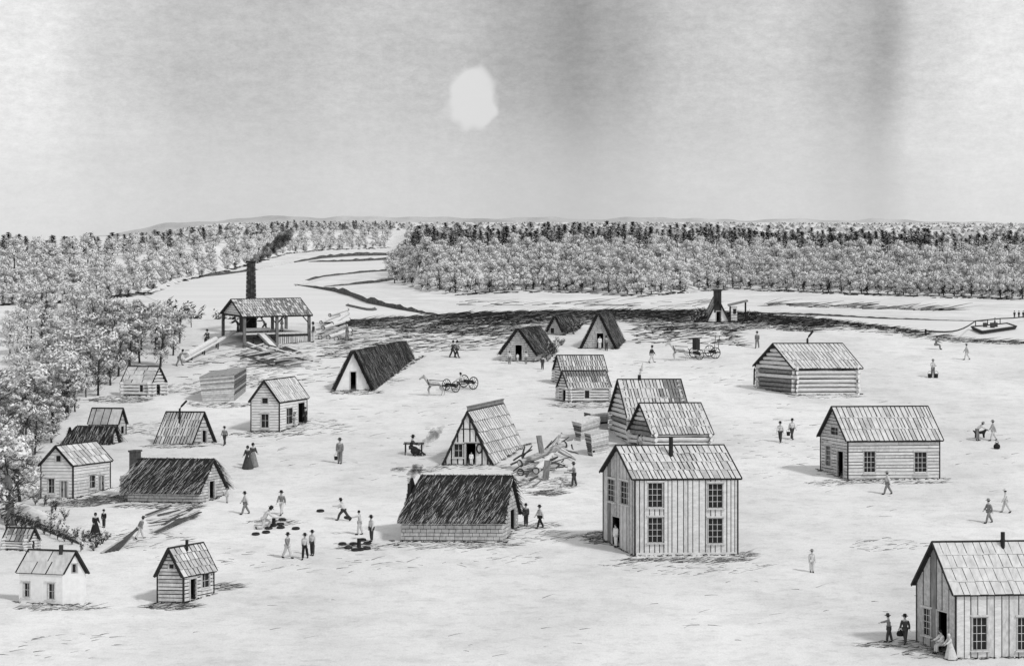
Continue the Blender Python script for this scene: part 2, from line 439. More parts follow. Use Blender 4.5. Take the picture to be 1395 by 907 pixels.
def boards_wall(mb, w, zb, topf, bw, gap, ops, pm, apex=None):
    edges = [0.0]; 
    while edges[-1] < w.L - bw * .6: edges.append(edges[-1] + bw * R.uniform(.75, 1.25))
    edges.append(w.L)
    for core in (True, False):
        for e0, e1 in ([(.058, w.L - .058)] if core else zip(edges, edges[1:])):
            g = 0 if core else gap / 2
            i_ = .058 if apex is not None and bw < .9 else 0
            a0, b0 = (e0, e1) if core else (e0 + (g if e0 > 0 else i_), e1 - (g if e1 < w.L else i_))
            m = 3 if core else R.choice(pm); d = R.uniform(-.01, .012)
            cutx = sorted({a0, b0} | {q for o in ops for q in o[:2] if a0 < q < b0} | ({apex} if apex is not None and a0 < apex < b0 else set()))
            for a, b in zip(cutx, cutx[1:]):
                if b - a < .01: continue
                mid = (a + b) / 2
                segs = minus(zb, topf(mid), [(o[2], o[3]) for o in ops if o[0] < mid < o[1]])
                for p, q in segs:
                    if q - p < .02: continue
                    last = abs(q - topf(mid)) < 1e-6
                    qa, qb = (topf(a), topf(b)) if last else (q, q)
                    dd0, dd1 = (-.22, -.05) if core else (-.05, d + .004)
                    P = w.P
                    mb.hexa([P(a, p, dd0), P(b, p, dd0), P(b, p, dd1), P(a, p, dd1), P(a, max(p, qa), dd0), P(b, max(p, qb), dd0), P(b, max(p, qb), dd1), P(a, max(p, qa), dd1)], m)

def window(t, w, o, light=True, small=False, cap=True):
    a, b, z0, z1 = o; m = MB(); fw = .07
    for p, q, r, s_ in ((a - fw, a, z0 - fw, z1 + fw), (b, b + fw, z0 - fw, z1 + fw), (a, b, z0 - fw, z0), (a, b, z1, z1 + fw)):
        wall_box(m, w, p, q, r, p, q, s_, -.08, .035)
    nx, nz = (1, 1) if small else (3, 4) if (z1 - z0 > 1.45 and b - a > .6) else (2, 2)
    for i in range(1, nx):
        x = a + (b - a) * i / nx; wall_box(m, w, x - .016, x + .016, z0, x - .016, x + .016, z1, -.062, -.05, 1)
    for i in range(1, nz):
        zz = z0 + (z1 - z0) * i / nz; wall_box(m, w, a, b, zz - .016, a, b, zz + .016, -.060, -.048, 1)
    f = m.build('window', [PALE3 if light else DARKW, PALE3 if nx < 3 else PALE2], t)
    g = MB(); wall_box(g, w, a, b, z0, a, b, z1, -.075, -.065); g.build('pane', GLASS, f)
    if cap:
        s_ = MB(); wall_box(s_, w, a - .16, b + .16, z0 - fw - .07, a - .16, b + .16, z0 - fw - .003, -.03, .12); s_.build('sill', PALE2, f)
        s_ = MB(); wall_box(s_, w, a - .14, b + .14, z1 + fw + .003, a - .14, b + .14, z1 + fw + .10, -.03, .10); s_.build('window_cap', PALE2, f)
def door(t, w, o, leaf='open', frame=PALE3):
    a, b, z0, z1 = o; m = MB(); fw = .08
    for p, q, r, s_ in ((a - fw, a, z0, z1 + fw), (b, b + fw, z0, z1 + fw), (a, b, z1, z1 + fw)):
        wall_box(m, w, p, q, r, p, q, s_, -.10, .035)
    m.build('door_frame', frame, t)
    if leaf == 'shut':
        m = MB(); n = 4
        for i in range(n):
            x0, x1 = a + (b - a) * i / n, a + (b - a) * (i + 1) / n
            wall_box(m, w, x0 + .012, x1 - .012, z0, x0 + .012, x1 - .012, z1 - .01, -.07, -.03, i % 2)
        d = m.build('door', [PALE3, mat('door_board_dark', .14, .8, .4, 3)], t)
        h = MB(); zz = (z0 + z1) / 2; wall_box(h, w, b - .14, b - .09, zz - .08, b - .14, b - .09, zz + .08, -.03, .03); h.build('handle', IRON, d)
    else:
        m = MB(); dx = (b - a)
        P = lambda s_, zz, k: w.P(a + .03 + s_ * .25 + k, zz, -.24 - s_ * .95)
        m.hexa([P(0, z0, 0), P(dx, z0, 0), P(dx, z0, .04), P(0, z0, .04), P(0, z1 - .03, 0), P(dx, z1 - .03, 0), P(dx, z1 - .03, .04), P(0, z1 - .03, .04)])
        m.build('door', mat('door_board_dark', .14, .8, .4, 3), t)

def slope_fn(fr, side, W, L, ze, zr, og, oe, hipB=0):
    """point on a roof slope: u along the ridge, s from -overhang (eave) to 1 (ridge), h out of the slope"""
    run = W / 2; ln = math.hypot(run, zr - ze)
    nz = fr.ex.cross(fr.ey).z
    def vec(u, v, z): return fr.ex * u + fr.ey * v + Z * z
    if side == 0: sv = vec(0, run, zr - ze); base = lambda u: fr.p(u, 0, ze)
    else: sv = vec(0, -run, zr - ze); base = lambda u: fr.p(u, W, ze)
    nrm = fr.ex.cross(sv).normalized()
    if nrm.z < 0: nrm = -nrm
    def P(u, s, h):
        if hipB: u = min(u, L + og - hipB * max(0, s)) if u > L * .5 else u
        return base(u) + sv * s + nrm * h
    return P, ln
def shake_roof(fr, t, L, W, ze, zr, og, oe, courses=4, bw=.34, pm=(0, 0, 0, 1), lift=.05, name='roof', dark_patch=None, fascia=True, gk=1.0):
    mb = MB()
    for side in (0, 1):
        P, ln = slope_fn(fr, side, W, L, ze, zr, og, oe); s0 = -oe / ln
        mb.hexa([P(-og, s0, -.05), P(L + og, s0, -.05), P(L + og, 1, -.05), P(-og, 1, -.05), P(-og, s0, 0.01), P(L + og, s0, 0.01), P(L + og, 1, 0.01), P(-og, 1, 0.01)], 3)
        for c in range(courses):
            a = s0 + (1 - s0) * c / courses; b = s0 + (1 - s0) * (c + 1) / courses + (.03 if c < courses - 1 else 0)
            u = -og - .02
            while u < L + og - .03:
                w = bw * R.uniform(.7, 1.3); u1 = min(u + w, L + og + .02)
                if L + og - u1 < bw * .4: u1 = L + og + .02
                g = R.uniform(.026, .05) * gk; j = R.uniform(-.05, .03) / ln * (1 if c else .6); hh = R.uniform(0, .018)
                x0, x1 = u + g, u1 - g; sk = R.uniform(-.015, .015)
                m = R.choice(pm)
                if dark_patch and dark_patch(u / L, (a - s0) / (1 - s0)) > R.random(): m = 2
                lo, hi = lift + hh, .022 + hh
                mb.hexa([P(x0 + sk, a + j, lo - .045), P(x1 + sk, a + j, lo - .045), P(x1, b, hi - .015), P(x0, b, hi - .015),
                         P(x0 + sk, a + j, lo), P(x1 + sk, a + j, lo), P(x1, b, hi), P(x0, b, hi)], m, {2: 3})
                u = u1
    rf = mb.build(name, [SHK, SHK2, SHK3, DARKW], t)
    if fascia:
        for u0, u1 in ((-og - .07, -og - .025), (L + og + .025, L + og + .07)):
            m = MB()
            for side in (0, 1):
                P, ln = slope_fn(fr, side, W, L, ze, zr, og, oe); s0 = -oe / ln
                m.hexa([P(u0, s0, -.12), P(u1, s0, -.12), P(u1, 1.0, -.12), P(u0, 1.0, -.12), P(u0, s0, .07), P(u1, s0, .07), P(u1, 1.0, .07), P(u0, 1.0, .07)])
            m.build('barge_board', DARKW, rf)
        m = MB(); P, ln = slope_fn(fr, 0, W, L, ze, zr, og, oe); s0 = -oe / ln
        m.hexa([P(-og, s0 - .05 / ln, -.10), P(L + og, s0 - .05 / ln, -.10), P(L + og, s0 - .005 / ln, -.10), P(-og, s0 - .005 / ln, -.10),
                P(-og, s0 - .05 / ln, .0), P(L + og, s0 - .05 / ln, .0), P(L + og, s0 - .005 / ln, 0), P(-og, s0 - .005 / ln, 0)])
        m.build('eave_board', DARKW, rf)
        m = MB(); P0, _ = slope_fn(fr, 0, W, L, ze, zr, og, oe)
        a, b = P0(-og - .05, 1, .03), P0(L + og + .05, 1, .03); m.tube([a, b], [.07, .06], 6); m.build('ridge_pole', DARKW, rf)
    return rf
def thatch_roof(fr, t, L, W, ze, zr, og, oe, dens=34, mix=(.62, .24, .14), hipB=0.0, blade=(.6, 1.3), ragged=.35, lightlow=0.0, thick=.22, lean=.25):
    mb = MB()
    for side in (0, 1):
        P, ln = slope_fn(fr, side, W, L, ze, zr, og, oe, hipB); s0 = -oe / ln
        n = 14
        for i in range(n):
            ua, ub = -og + (L + 2 * og) * i / n, -og + (L + 2 * og) * (i + 1) / n
            mb.hexa([P(ua, s0, -.04), P(ub, s0, -.04), P(ub, 1, -.04), P(ua, 1, -.04), P(ua, s0, thick), P(ub, s0, thick * R.uniform(.8, 1.1)), P(ub, 1.0, thick), P(ua, 1.0, thick)], 0)
        N = int(dens * 1.9 * (L + 2 * og) * ln)
        for k in range(N):
            u = R.uniform(-og - .1, L + og + .1); s = s0 + (1.03 - s0) * R.random()
            bl = R.uniform(*blade) / ln; wd = R.uniform(.018, .05); sk = R.gauss(-lean if side == 0 else lean, .16)
            h0 = thick + R.uniform(.0, .04); h1 = thick + R.uniform(.03, .12); h2 = thick + R.uniform(-.04, .14)
            se = max(s - bl, s0 - R.uniform(0, ragged) / ln)
            q = R.random(); lf = (s - s0) / (1 - s0)
            pl = mix[2] + lightlow * max(0, 1 - lf * 3)
            m = 2 if q < pl else 1 if q < pl + mix[1] else 0
            sm = (s + se) / 2; du = sk * (s - se) * ln
            mb.face([P(u, s, h0), P(u + wd, s, h0), P(u + wd + du * .4, sm, h1), P(u + du * .4, sm, h1)], m)
            mb.face([P(u + du * .4, sm, h1), P(u + wd + du * .4, sm, h1), P(u + wd * .6 + du, se, h2), P(u + wd * .3 + du, se, h2)], m)
        # ragged verge
        for k in range(int(ln * 26)):
            s = s0 + (1 - s0) * R.random(); u = R.choice([-og, L + og]); d = -1 if u < 0 else 1
            a = P(u, s, thick * R.uniform(-.2, 1)); b = P(u + d * R.uniform(.03, .22), s - R.uniform(.1, .35) / ln, thick * R.uniform(-.6, .9)); c = P(u, s - .09 / ln, thick * R.uniform(-.2, .8))
            mb.face([a, b, c], 0)
    P, ln = slope_fn(fr, 0, W, L, ze, zr, og, oe, hipB)
    for k in range(int(L * 22)):    # ridge wisps
        u = R.uniform(-og, L + og - hipB); p = P(u, 1.0, thick); w = R.uniform(.03, .06)
        q = p + fr.ex * R.uniform(-.25, .25) + fr.ey * R.uniform(-.4, .4) + Z * R.uniform(-.1, .12)
        mb.face([p, p + fr.ex * w, q + fr.ex * w * .5, q], 0 if R.random() < .85 else 1)
    return mb.build('roof', [TH1, TH2, TH3], t)

def pipe(t, base, h, r=.11, elbow=None, name='stovepipe', parent=None):
    mb = MB(); b = Vector(base)
    pts = [b, b + Z * h]
    if elbow: pts = [b, b + Z * (h - .15), b + Z * h + Vector(elbow) * .25, b + Z * h + Vector(elbow) + Z * .25]
    mb.tube(pts, r, 8); mb.lathe(b + Z * h * .55, [(r, -.04), (r * 1.25, 0), (r, .04)], 8)
    return mb.build(name, IRON, parent if parent is not None else t)

BASES = []
def house(name, label, cat, A, B, Cc, eave, apex, wall='clap', roof='shake', wf=(), wg=(), df=(), dg=(), og=.28, oe=.25, courses=4,
          rowh=.27, gap=.05, pm=(0, 0, 1), gpm=None, bw=.34, thatch={}, group=None, leafs='open', corner=True, gable_style=None, back=True, shk={}, small=(), wallh=None, dgable=True):
    fr = Frame(A, B, Cc); t = empty(name, fr.O, label, cat, group)
    sA = S(A[1]); ze = wallh if wallh is not None else (A[1] - eave) / sA
    M_ = ((A[0] + Cc[0]) / 2, (A[1] + Cc[1]) / 2); zr = fr.dzC / 2 + (M_[1] - apex) / S(M_[1])
    L, W = fr.L, fr.W
    gf = lambda tt: fr.ground(tt, 0); gg = lambda tt: fr.ground(0, tt)
    full = lambda z: (0.0, L)
    def gr(z):
        if z <= ze: return (0.0, W)
        k = (z - ze) / (zr - ze) * W / 2; k = min(k, W / 2 - .01); return (k, W - k)
    F_ = Wall(lambda tt, z, d: fr.p(tt, -d, z), L, full, gf)
    K_ = Wall(lambda tt, z, d: fr.p(tt, W + d, z), L, full, lambda tt: fr.ground(tt, W))
    G_ = Wall(lambda tt, z, d: fr.p(-d, tt, z), W, gr, gg)
    H_ = Wall(lambda tt, z, d: fr.p(L + d, tt, z), W, gr, lambda tt: fr.ground(L, tt))
    zmin = min(0, fr.dzB, fr.dzC, fr.dzB + fr.dzC) - .12
    def conv(P1, P2, ln, gfn, r):
        x0, x1, y0, y1 = r; k = lambda x: (x - P1[0]) / (P2[0] - P1[0])
        ta, tb = sorted((k(x0) * ln, k(x1) * ln)); tm = (ta + tb) / 2; yb = P1[1] + (P2[1] - P1[1]) * tm / ln
        return [max(.05, ta), min(ln - .05, tb), gfn(tm) + (yb - y1) / S(yb), gfn(tm) + (yb - y0) / S(yb)]
    WF = [conv(A, B, L, gf, r) for r in wf]; WG = [conv(A, Cc, W, gg, r) for r in wg]
    DF = [conv(A, B, L, gf, r) for r in df]; DG = [conv(A, Cc, W, gg, r) for r in dg]
    for o in DF: o[2] = gf((o[0] + o[1]) / 2) + .02
    for o in DG: o[2] = gg((o[0] + o[1]) / 2) + .02
    MATW = {'clap': [PALE, PALE2, PALE3, INK, PALE], 'board': [PALE, PALE2, PALE3, INK, mat('weathered_board_dark', .22, .85, .5, 2.2, (2, 2, .5), .3)], 'log': [LOGM, LOGM, LOGB, INK, LOGE], 'sod': [SOD, SOD, SOD2, INK, SOD], 'lime': [WHITE, WHITE, WHITE, INK, WHITE]}
    ops_f, ops_g = WF + DF, WG + DG
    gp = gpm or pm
    mats = MATW[wall]; mats = mats[:]
    if ze > .3:
        for w_, ops, nm in ((F_, ops_f, 'wall'), (K_, [], 'wall')):
            m = MB()
            if wall in ('board', 'lime'): boards_wall(m, w_, zmin, lambda x: ze, bw if wall == 'board' else 1.2, .07 if wall == 'board' else .012, ops, pm)
            else: rows_wall(m, w_, zmin, ze, ze, rowh, gap, wall, ops, pm)
            m.build(nm, mats, t)
    gs = gable_style or wall; gm = MATW[gs]
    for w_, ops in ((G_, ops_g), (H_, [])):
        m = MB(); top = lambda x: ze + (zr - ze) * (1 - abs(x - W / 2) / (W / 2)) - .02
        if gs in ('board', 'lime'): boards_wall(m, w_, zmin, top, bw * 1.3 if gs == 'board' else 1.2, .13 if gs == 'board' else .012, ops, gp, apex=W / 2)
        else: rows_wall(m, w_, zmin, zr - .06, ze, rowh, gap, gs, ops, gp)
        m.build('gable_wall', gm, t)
    if corner and wall in ('clap', 'board') and ze > .3:
        for u, v in ((0, 0), (L, 0), (0, W)):
            m = MB(); c = fr.p(u, v, (zmin + ze - .02) / 2)
            m.box(c, fr.ex * .04, fr.ey * .04, Z * (ze - zmin - .02) / 2); m.build('corner_post', DARKW, t)
    for i, o in enumerate(WF): window(t, F_, o, small=('f', i) in small)
    for i, o in enumerate(WG): window(t, G_, o, small=('g', i) in small, cap=(o[3] - o[2] > .7))
    for o in DF: door(t, F_, o, leafs)
    for o in DG: door(t, G_, o, leafs)
    if roof == 'shake': rf = shake_roof(fr, t, L, W, ze, zr, og, oe, courses, **shk)
    elif roof == 'thatch': rf = thatch_roof(fr, t, L, W, ze, zr, og, oe, **thatch)
    BASES.append(fr)
    fr.ze, fr.zr, fr.t, fr.roof, fr.F, fr.G = ze, zr, t, rf, F_, G_
    return fr
def on_ridge(fr, k, ds=0): return fr.p(fr.L * k, fr.W * (.5 - ds), fr.zr - abs(ds) * 2 * (fr.zr - fr.ze) - .15)

# 1 log cabin at the right
h = house('log_cabin', 'big bare log cabin with plank roof and bent stovepipe, nearest the ferry', 'cabin', (1083, 538), (1168, 537), (1033, 528), 499, 468, 'log', og=.35, oe=.3, rowh=.42, gap=.06,
          courses=3, shk=dict(bw=.36), gpm=(0, 0, 2))
pipe(h.t, on_ridge(h, .5), .75, .10, (.55, 0, .35), parent=h.roof)
m = MB(); p = h.p(-.3, h.W * .98, h.ze - .5)
m.tube([h.p(.1, h.W * .98, h.ze - .25), h.p(-.35, h.W * .98, h.ze - .2), h.p(-.45, h.W * .98, h.ze - .5), h.p(-.48, h.W * .98, h.ze - 2.0)], .08, 7); m.build('drain_spout', IRON, h.t)
# 2 clapboard house
h = house('clapboard_house', 'pale clapboard house at right, two front windows, open gable door and no chimney', 'house', (1155, 654), (1280, 652), (1118, 640), 597, 554, 'clap',
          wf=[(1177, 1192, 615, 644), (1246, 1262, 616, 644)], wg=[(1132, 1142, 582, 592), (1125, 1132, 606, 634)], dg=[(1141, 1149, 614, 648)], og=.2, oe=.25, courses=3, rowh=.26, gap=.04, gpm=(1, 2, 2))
# 3 board house cut by the frame
h3 = house('board_house', 'large vertical board house at bottom right corner, woman in white at its door', 'house', (1302, 897), (1466, 893), (1249, 873), 805, 738, 'board',
          wf=[(1325, 1344, 841, 884), (1386, 1405, 841, 884), (1430, 1448, 841, 884)], wg=[(1258, 1268, 829, 864)], dg=[(1277, 1291, 833, 889)], og=.22, oe=.25, courses=4, bw=.5, gpm=(2, 2, 4), shk=dict(bw=.5, pm=(0, 0, 0), gk=.5))
pipe(h3.t, on_ridge(h3, .54, .06), 1.05, .13, parent=h3.roof)
# 4 two storey house
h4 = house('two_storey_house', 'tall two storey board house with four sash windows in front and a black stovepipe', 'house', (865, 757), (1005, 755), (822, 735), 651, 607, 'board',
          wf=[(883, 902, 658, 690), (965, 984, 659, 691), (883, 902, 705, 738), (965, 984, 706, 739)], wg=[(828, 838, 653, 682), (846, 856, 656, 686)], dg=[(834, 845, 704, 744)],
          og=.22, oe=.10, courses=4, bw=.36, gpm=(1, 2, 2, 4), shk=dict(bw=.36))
pipe(h4.t, on_ridge(h4, .46, .16), 1.45, .15, parent=h4.roof)
m = MB(); wall_box(m, h4.F, .07, h4.L - .07, -.1, .07, h4.L - .07, .22, .016, .05); m.build('base_board', PALE, h4.t)
# 5, 6 joined log cabins
h5 = house('small_log_cabin', 'lower of two joined log cabins, dark gable door, just behind the two storey house', 'cabin', (891, 619), (967, 618), (859, 607), 589, 549, 'log', dg=[(869, 877, 592, 612)], og=.25, oe=.2,
          courses=4, rowh=.40, gap=.05, gpm=(0, 0, 2), shk=dict(bw=.33))
h6 = house('tall_log_cabin', 'taller log cabin joined behind a lower one, its plank roof stained dark at one end', 'cabin', (858, 604.5), (937, 603.5), (833, 586), 567, 517, 'log', og=.25, oe=.12, courses=4, rowh=.42, gap=.06, gpm=(0, 0, 2),
          shk=dict(bw=.33, dark_patch=lambda u, s: 1.1 - abs(u - .85) * 4 if s > .2 else .4 * (u > .7)))
pipe(h6.t, on_ridge(h6, .33), .55, .14, parent=h6.roof)
# 7 plank tent hut with lean-to near the bluff
h7 = house('plank_hut', 'white gabled plank hut with dark stack and flat lean-to on the bluff edge', 'hut', (994, 439), (988, 432), (962, 439), 439, 406, 'lime', dg=[(976, 982, 424, 439)], og=.1, oe=.05, courses=3, wallh=0.02,
           shk=dict(bw=.4, pm=(2, 2, 1)), gpm=(0,))
m = MB(); c = h7.p(.4, h7.W * .5, h7.zr - 1.4); m.box(c + Z * 1.0, (.42, 0, 0), (0, .42, 0), (0, 0, 1.25)); m.box(c + Z * 2.3, (.5, 0, 0), (0, .5, 0), (0, 0, .1)); m.build('chimney', STONE, h7.t)
def lean_to(t):
    m = MB(); a, b = G(995, 438), G(1016, 437); d = Vector((.2, 2.6, 0))
    for p, hh in ((a, 1.75), (b, 2.2), (a + d, 1.75), (b + d, 2.2)):
        q = MB(); q.tube([p - Z * .2, p + Z * hh], .07, 6); q.build('post', DARKW, t)
    zt = Z * 1.75; zu = Z * 2.2; e = Vector((.25, 0, 0)); f_ = Vector((0, .3, 0))
    m.hexa([a - e - f_ + zt, b + e - f_ + zu, b + e + d + f_ + zu, a - e + d + f_ + zt, a - e - f_ + zt + Z * .14, b + e - f_ + zu + Z * .14, b + e + d + f_ + zu + Z * .14, a - e + d + f_ + zt + Z * .14]); m.build('lean_to_roof', SHK3, t)
    m = MB()
    for i in range(5): m.box(a + (b - a) * .24 + Z * (.2 + .34 * i), (b - a) * .2, (0, .04, 0), (0, 0, .14))
    m.build('lean_to_wall', PALE2, t)
    m = MB(); m.box(a + (b - a) * .25 + Z * 1.15 - Vector((0, .06, 0)), (.22, 0, 0), (0, .02, 0), (0, 0, .28)); m.build('window', GLASS, t)
lean_to(h7.t)
# 8 thatched A-frame
h8 = house('thatched_tent_hut', 'steep thatched triangular hut, person in white in its doorway, right of two sod huts', 'hut', (838, 475), (851, 464), (793, 474.5), 475, 428, 'sod', 'thatch', dg=[(813, 822, 454, 475)], og=.2, oe=.1, wallh=.05, rowh=.22, gap=.03,
           thatch=dict(dens=40, mix=(.6, .2, .2), lean=.1))
# 9 two sod huts
h9 = house('sod_hut', 'nearer of two thatched sod huts by the bluff, people standing at its dark door', 'hut', (729, 492.5), (755, 479), (683, 491.5), 478, 449, 'sod', 'thatch', dg=[(702, 711, 470, 492)], og=.15, oe=.2, rowh=.22, gap=.03, wallh=.85, thatch=dict(dens=46, mix=(.66, .22, .12), lean=.1))
h9b = house('sod_hut', 'farther and smaller of the two thatched sod huts, right at the bluff edge', 'hut', (765, 456.5), (788, 447), (747, 455.5), 452, 431.5, 'sod', 'thatch', wg=[(750, 755, 446, 454)], og=.15, oe=.2, rowh=.22, gap=.03, wallh=.5, small=(('g', 0),),
            thatch=dict(dens=46, mix=(.64, .22, .14), lean=.1))
# 10 shingled A-frame
h10 = house('shingled_tent_hut', 'steep triangular hut with shingled roof to the ground, shuttered window, wreath by its door', 'hut', (671, 633), (717, 606), (604, 633), 633, 560, 'board', 'shake', wg=[(619, 630, 605, 622)], dg=[(635, 648, 603, 632)], og=.12, oe=.05, wallh=.05,
            courses=5, bw=.34, gpm=(0, 0, 1), shk=dict(bw=.46, lift=.17, gk=1.7), corner=False)
m = MB(); m.box(h10.p(h10.L / 2, h10.W / 2, h10.zr + .16), h10.ex * (h10.L / 2 + .15), h10.ey * .03, Z * .22); m.box(h10.p(h10.L / 2, h10.W / 2, h10.zr + .39), h10.ex * (h10.L / 2 + .15), h10.ey * .1, Z * .03); m.build('ridge_cap', SHK3, h10.roof)
m = MB()
for zz in (1.72, 2.9): wall_box(m, h10.G, h10.W * .5 * zz / h10.zr + .15, h10.W - h10.W * .5 * zz / h10.zr - .15, zz, h10.W * .5 * zz / h10.zr + .15, h10.W - h10.W * .5 * zz / h10.zr - .15, zz + .06, .012, .04)
m.build('cross_batten', DARKW, h10.t)
w_ = MB(); c = h10.G.P(h10.W * .26, 1.35, .09); n_ = 14
for r_, j in ((.28, 0),):
    pts = [c + h10.ey * (math.cos(2 * math.pi * k / n_) * .22) + Z * math.sin(2 * math.pi * k / n_) * .36 for k in range(n_ + 1)]
    w_.tube(pts, .07, 6)
tag(w_.build('wreath', GRASSD, org=c), 'dark oval wreath hanging beside the door of the shingled triangular hut', 'wreath')
# 11 long thatched sod house
h11 = house('sod_house', 'long low sod house with dark thatch and smoking stovepipe, left of the two storey house', 'house', (685, 738), (546, 737), (706, 716), 707, 650, 'sod', 'thatch', dg=[(695, 702, 692, 726)], og=.18, oe=.35, rowh=.26, gap=.035, pm=(0, 0, 0), gpm=(0, 2, 2),
            thatch=dict(dens=40, mix=(.60, .25, .15), lean=-.4, ragged=.45, lightlow=.3, hipB=.95, blade=(.5, 1.0)))
pipe(h11.t, h11.p(h11.L - .22, h11.W * .3, h11.ze + .6), 1.75, .14)
# 12 limewashed thatched A-frame
h12 = house('limewashed_hut', 'steep hut with bright white triangular gable and shaggy dark thatch down to the ground', 'hut', (506, 531), (572, 488), (457, 532.5), 531, 479, 'lime', 'thatch', dg=[(477.5, 485, 506.5, 531)], og=.25, oe=.0, wallh=.05,
            thatch=dict(dens=34, mix=(.66, .2, .14), lean=.12, ragged=.8, blade=(.8, 1.6), thick=.26))
# 14 two storey cottage
h14 = house('narrow_house', 'narrow two storey house near the saw shed, attic window, two people at its side door', 'house', (380.6, 588), (418, 574), (342, 588), 545, 518, 'clap', wf=[(390, 398, 556, 577)], wg=[(357, 365, 541.5, 550), (356, 366, 563.5, 582)], df=[(406, 414.5, 548, 576)], og=.2, oe=.2,
            courses=3, rowh=.24, gap=.03, pm=(0, 0, 0), small=(('g', 0),), shk=dict(bw=.36))
# 15 shake A-frame
h15 = house('shake_tent_hut', 'low triangular hut of long shakes with a bent stovepipe through its roof', 'hut', (260, 605), (212, 604), (293, 602), 605, 561, 'sod', 'shake', dg=[(275.5, 281.5, 585, 603)], og=.12, oe=.05, wallh=.05, courses=4, rowh=.3, shk=dict(bw=.26, pm=(0, 1, 1)))
pipe(h15.t, h15.p(h15.L * .55, h15.W * .34, h15.zr * .6), 1.5, .09, (.6, 0, .3))
# 16 thatched sod house
h16 = house('thatched_sod_house', 'thatched sod house with a square masonry chimney and low block annex at its end', 'house', (272, 685.5), (174, 683), (307, 674), 668, 627, 'sod', 'thatch', dg=[(285, 292, 655, 680)], og=.15, oe=.3, rowh=.22, gap=.03, gpm=(0, 2, 2),
            thatch=dict(dens=38, mix=(.62, .2, .18), lean=-.4, lightlow=.3))
m = MB(); a = h16.p(h16.L + .42, h16.W * .45, 0)
for k in range(9):
    for i in range(3): m.box(a + h16.ex * (-.35 + .36 * i + (k % 2) * .05) + Z * (.12 + .22 * k), h16.ex * .155, h16.ey * .9, Z * .09, (i + k) % 2)
m.box(a + Z * .9, h16.ex * .50, h16.ey * .86, Z * .95, 2); m.build('annex', [SOD2, mat('sod_block_dark', .25, .95, .4, 4), INK], h16.t)
m = MB(); c = a - h16.ex * .05 + Z * 2.0
m.box(c + Z * .85, h16.ex * .26, h16.ey * .3, Z * .9); m.box(c + Z * 1.8, h16.ex * .32, h16.ey * .36, Z * .07); m.build('chimney', mat('chimney_block', .08, .9, .5, 4), h16.t)
# 17 clapboard house by the trees
h17 = house('farmhouse', 'two storey clapboard house beside the trees, attic window and a shut door in its gable', 'house', (99.5, 679), (150, 665), (56, 679), 632, 607, 'clap', wf=[(122, 129, 647, 664)], wg=[(76, 83, 620.5, 628.5), (66, 74, 652, 671)], df=[(134, 141, 648, 668)], dg=[(83, 92, 655, 679)],
            og=.15, oe=.15, courses=3, rowh=.24, gap=.028, pm=(0, 0, 1), leafs='shut', small=(('g', 0),), shk=dict(bw=.5, pm=(0, 1, 1)))
# 18 white house bottom left
h18 = house('whitewashed_house', 'whitewashed low house at the lower left, two dark windows and stub of chimney', 'house', (85, 824), (26, 820), (117, 822), 779, 750, 'lime', wf=[(33, 40.5, 794, 812), (66, 74, 795, 815)], wg=[(98, 104, 768, 779)], og=.12, oe=.15, courses=2, small=(('g', 0),),
            gable_style='lime', gpm=(0, 0, 0), shk=dict(bw=1.3, pm=(0, 0, 0), lift=.03))
m = MB(); m.box(on_ridge(h18, .3) + Z * .2, (.12, 0, 0), (0, .12, 0), (0, 0, .3)); m.build('chimney', STONE, h18.roof)
# 19 small cabin
h19 = house('small_board_house', 'small tall cabin of dark boards with chunky shingles and pipe, alone at lower left', 'cabin', (250, 821.6), (291, 808), (214.6, 820.5), 782, 746, 'clap', wf=[(275, 285, 781, 800)], wg=[(230.5, 237, 766, 774)], df=[(259, 267, 788, 818)], og=.18, oe=.18, courses=4,
            rowh=.24, gap=.05, pm=(1, 1, 2), gpm=(1, 1, 2), small=(('g', 0),), shk=dict(bw=.36, pm=(0, 1, 1), lift=.08))
pipe(h19.t, on_ridge(h19, .45, .1), .85, .10, parent=h19.roof)
# 20 hut under the bank
h20 = house('bank_hut', 'little log hut half hidden under the earth bank at the left edge', 'hut', (38, 750), (6, 748), (52, 748), 735, 719, 'log', dg=[(43, 47.5, 736, 749)], og=.12, oe=.12, courses=2, rowh=.2, gap=.03, shk=dict(bw=.3, pm=(1, 1, 2)))
# 21 log cabin in the wood
h21 = house('wood_edge_cabin', 'log cabin at the wood edge below the saw shed, small window and dark door', 'cabin', (205.5, 540), (167, 539), (225, 538), 520.5, 499, 'log', wf=[(190, 195, 524, 534)], dg=[(213, 218.5, 523, 539)], og=.15, oe=.15, courses=4, rowh=.3, gap=.05, small=(('f', 0),), shk=dict(bw=1.2, pm=(0, 0, 1)))
# 22 shed
h22 = house('small_shed', 'small shed with plain pale roof behind the low thatched mound', 'shed', (160, 593), (122, 592), (171.5, 591), 576, 556, 'clap', dg=[(164.5, 168.8, 579, 592)], og=.12, oe=.15, courses=1, rowh=.3, gap=.03, gpm=(2, 2, 2), shk=dict(bw=.8, pm=(0, 0, 1)))
# 23 thatched mound
h23 = house('dugout_hut', 'low thatched mound of a dugout with small gable door, left of the shake hut', 'hut', (149, 605), (86, 604), (162, 602.5), 603, 581, 'sod', 'thatch', dg=[(151, 155, 593, 604)], og=.15, oe=.15, wallh=.1, rowh=.22,
            thatch=dict(dens=46, mix=(.62, .2, .18), lean=-.2, ragged=.5, hipB=.9))
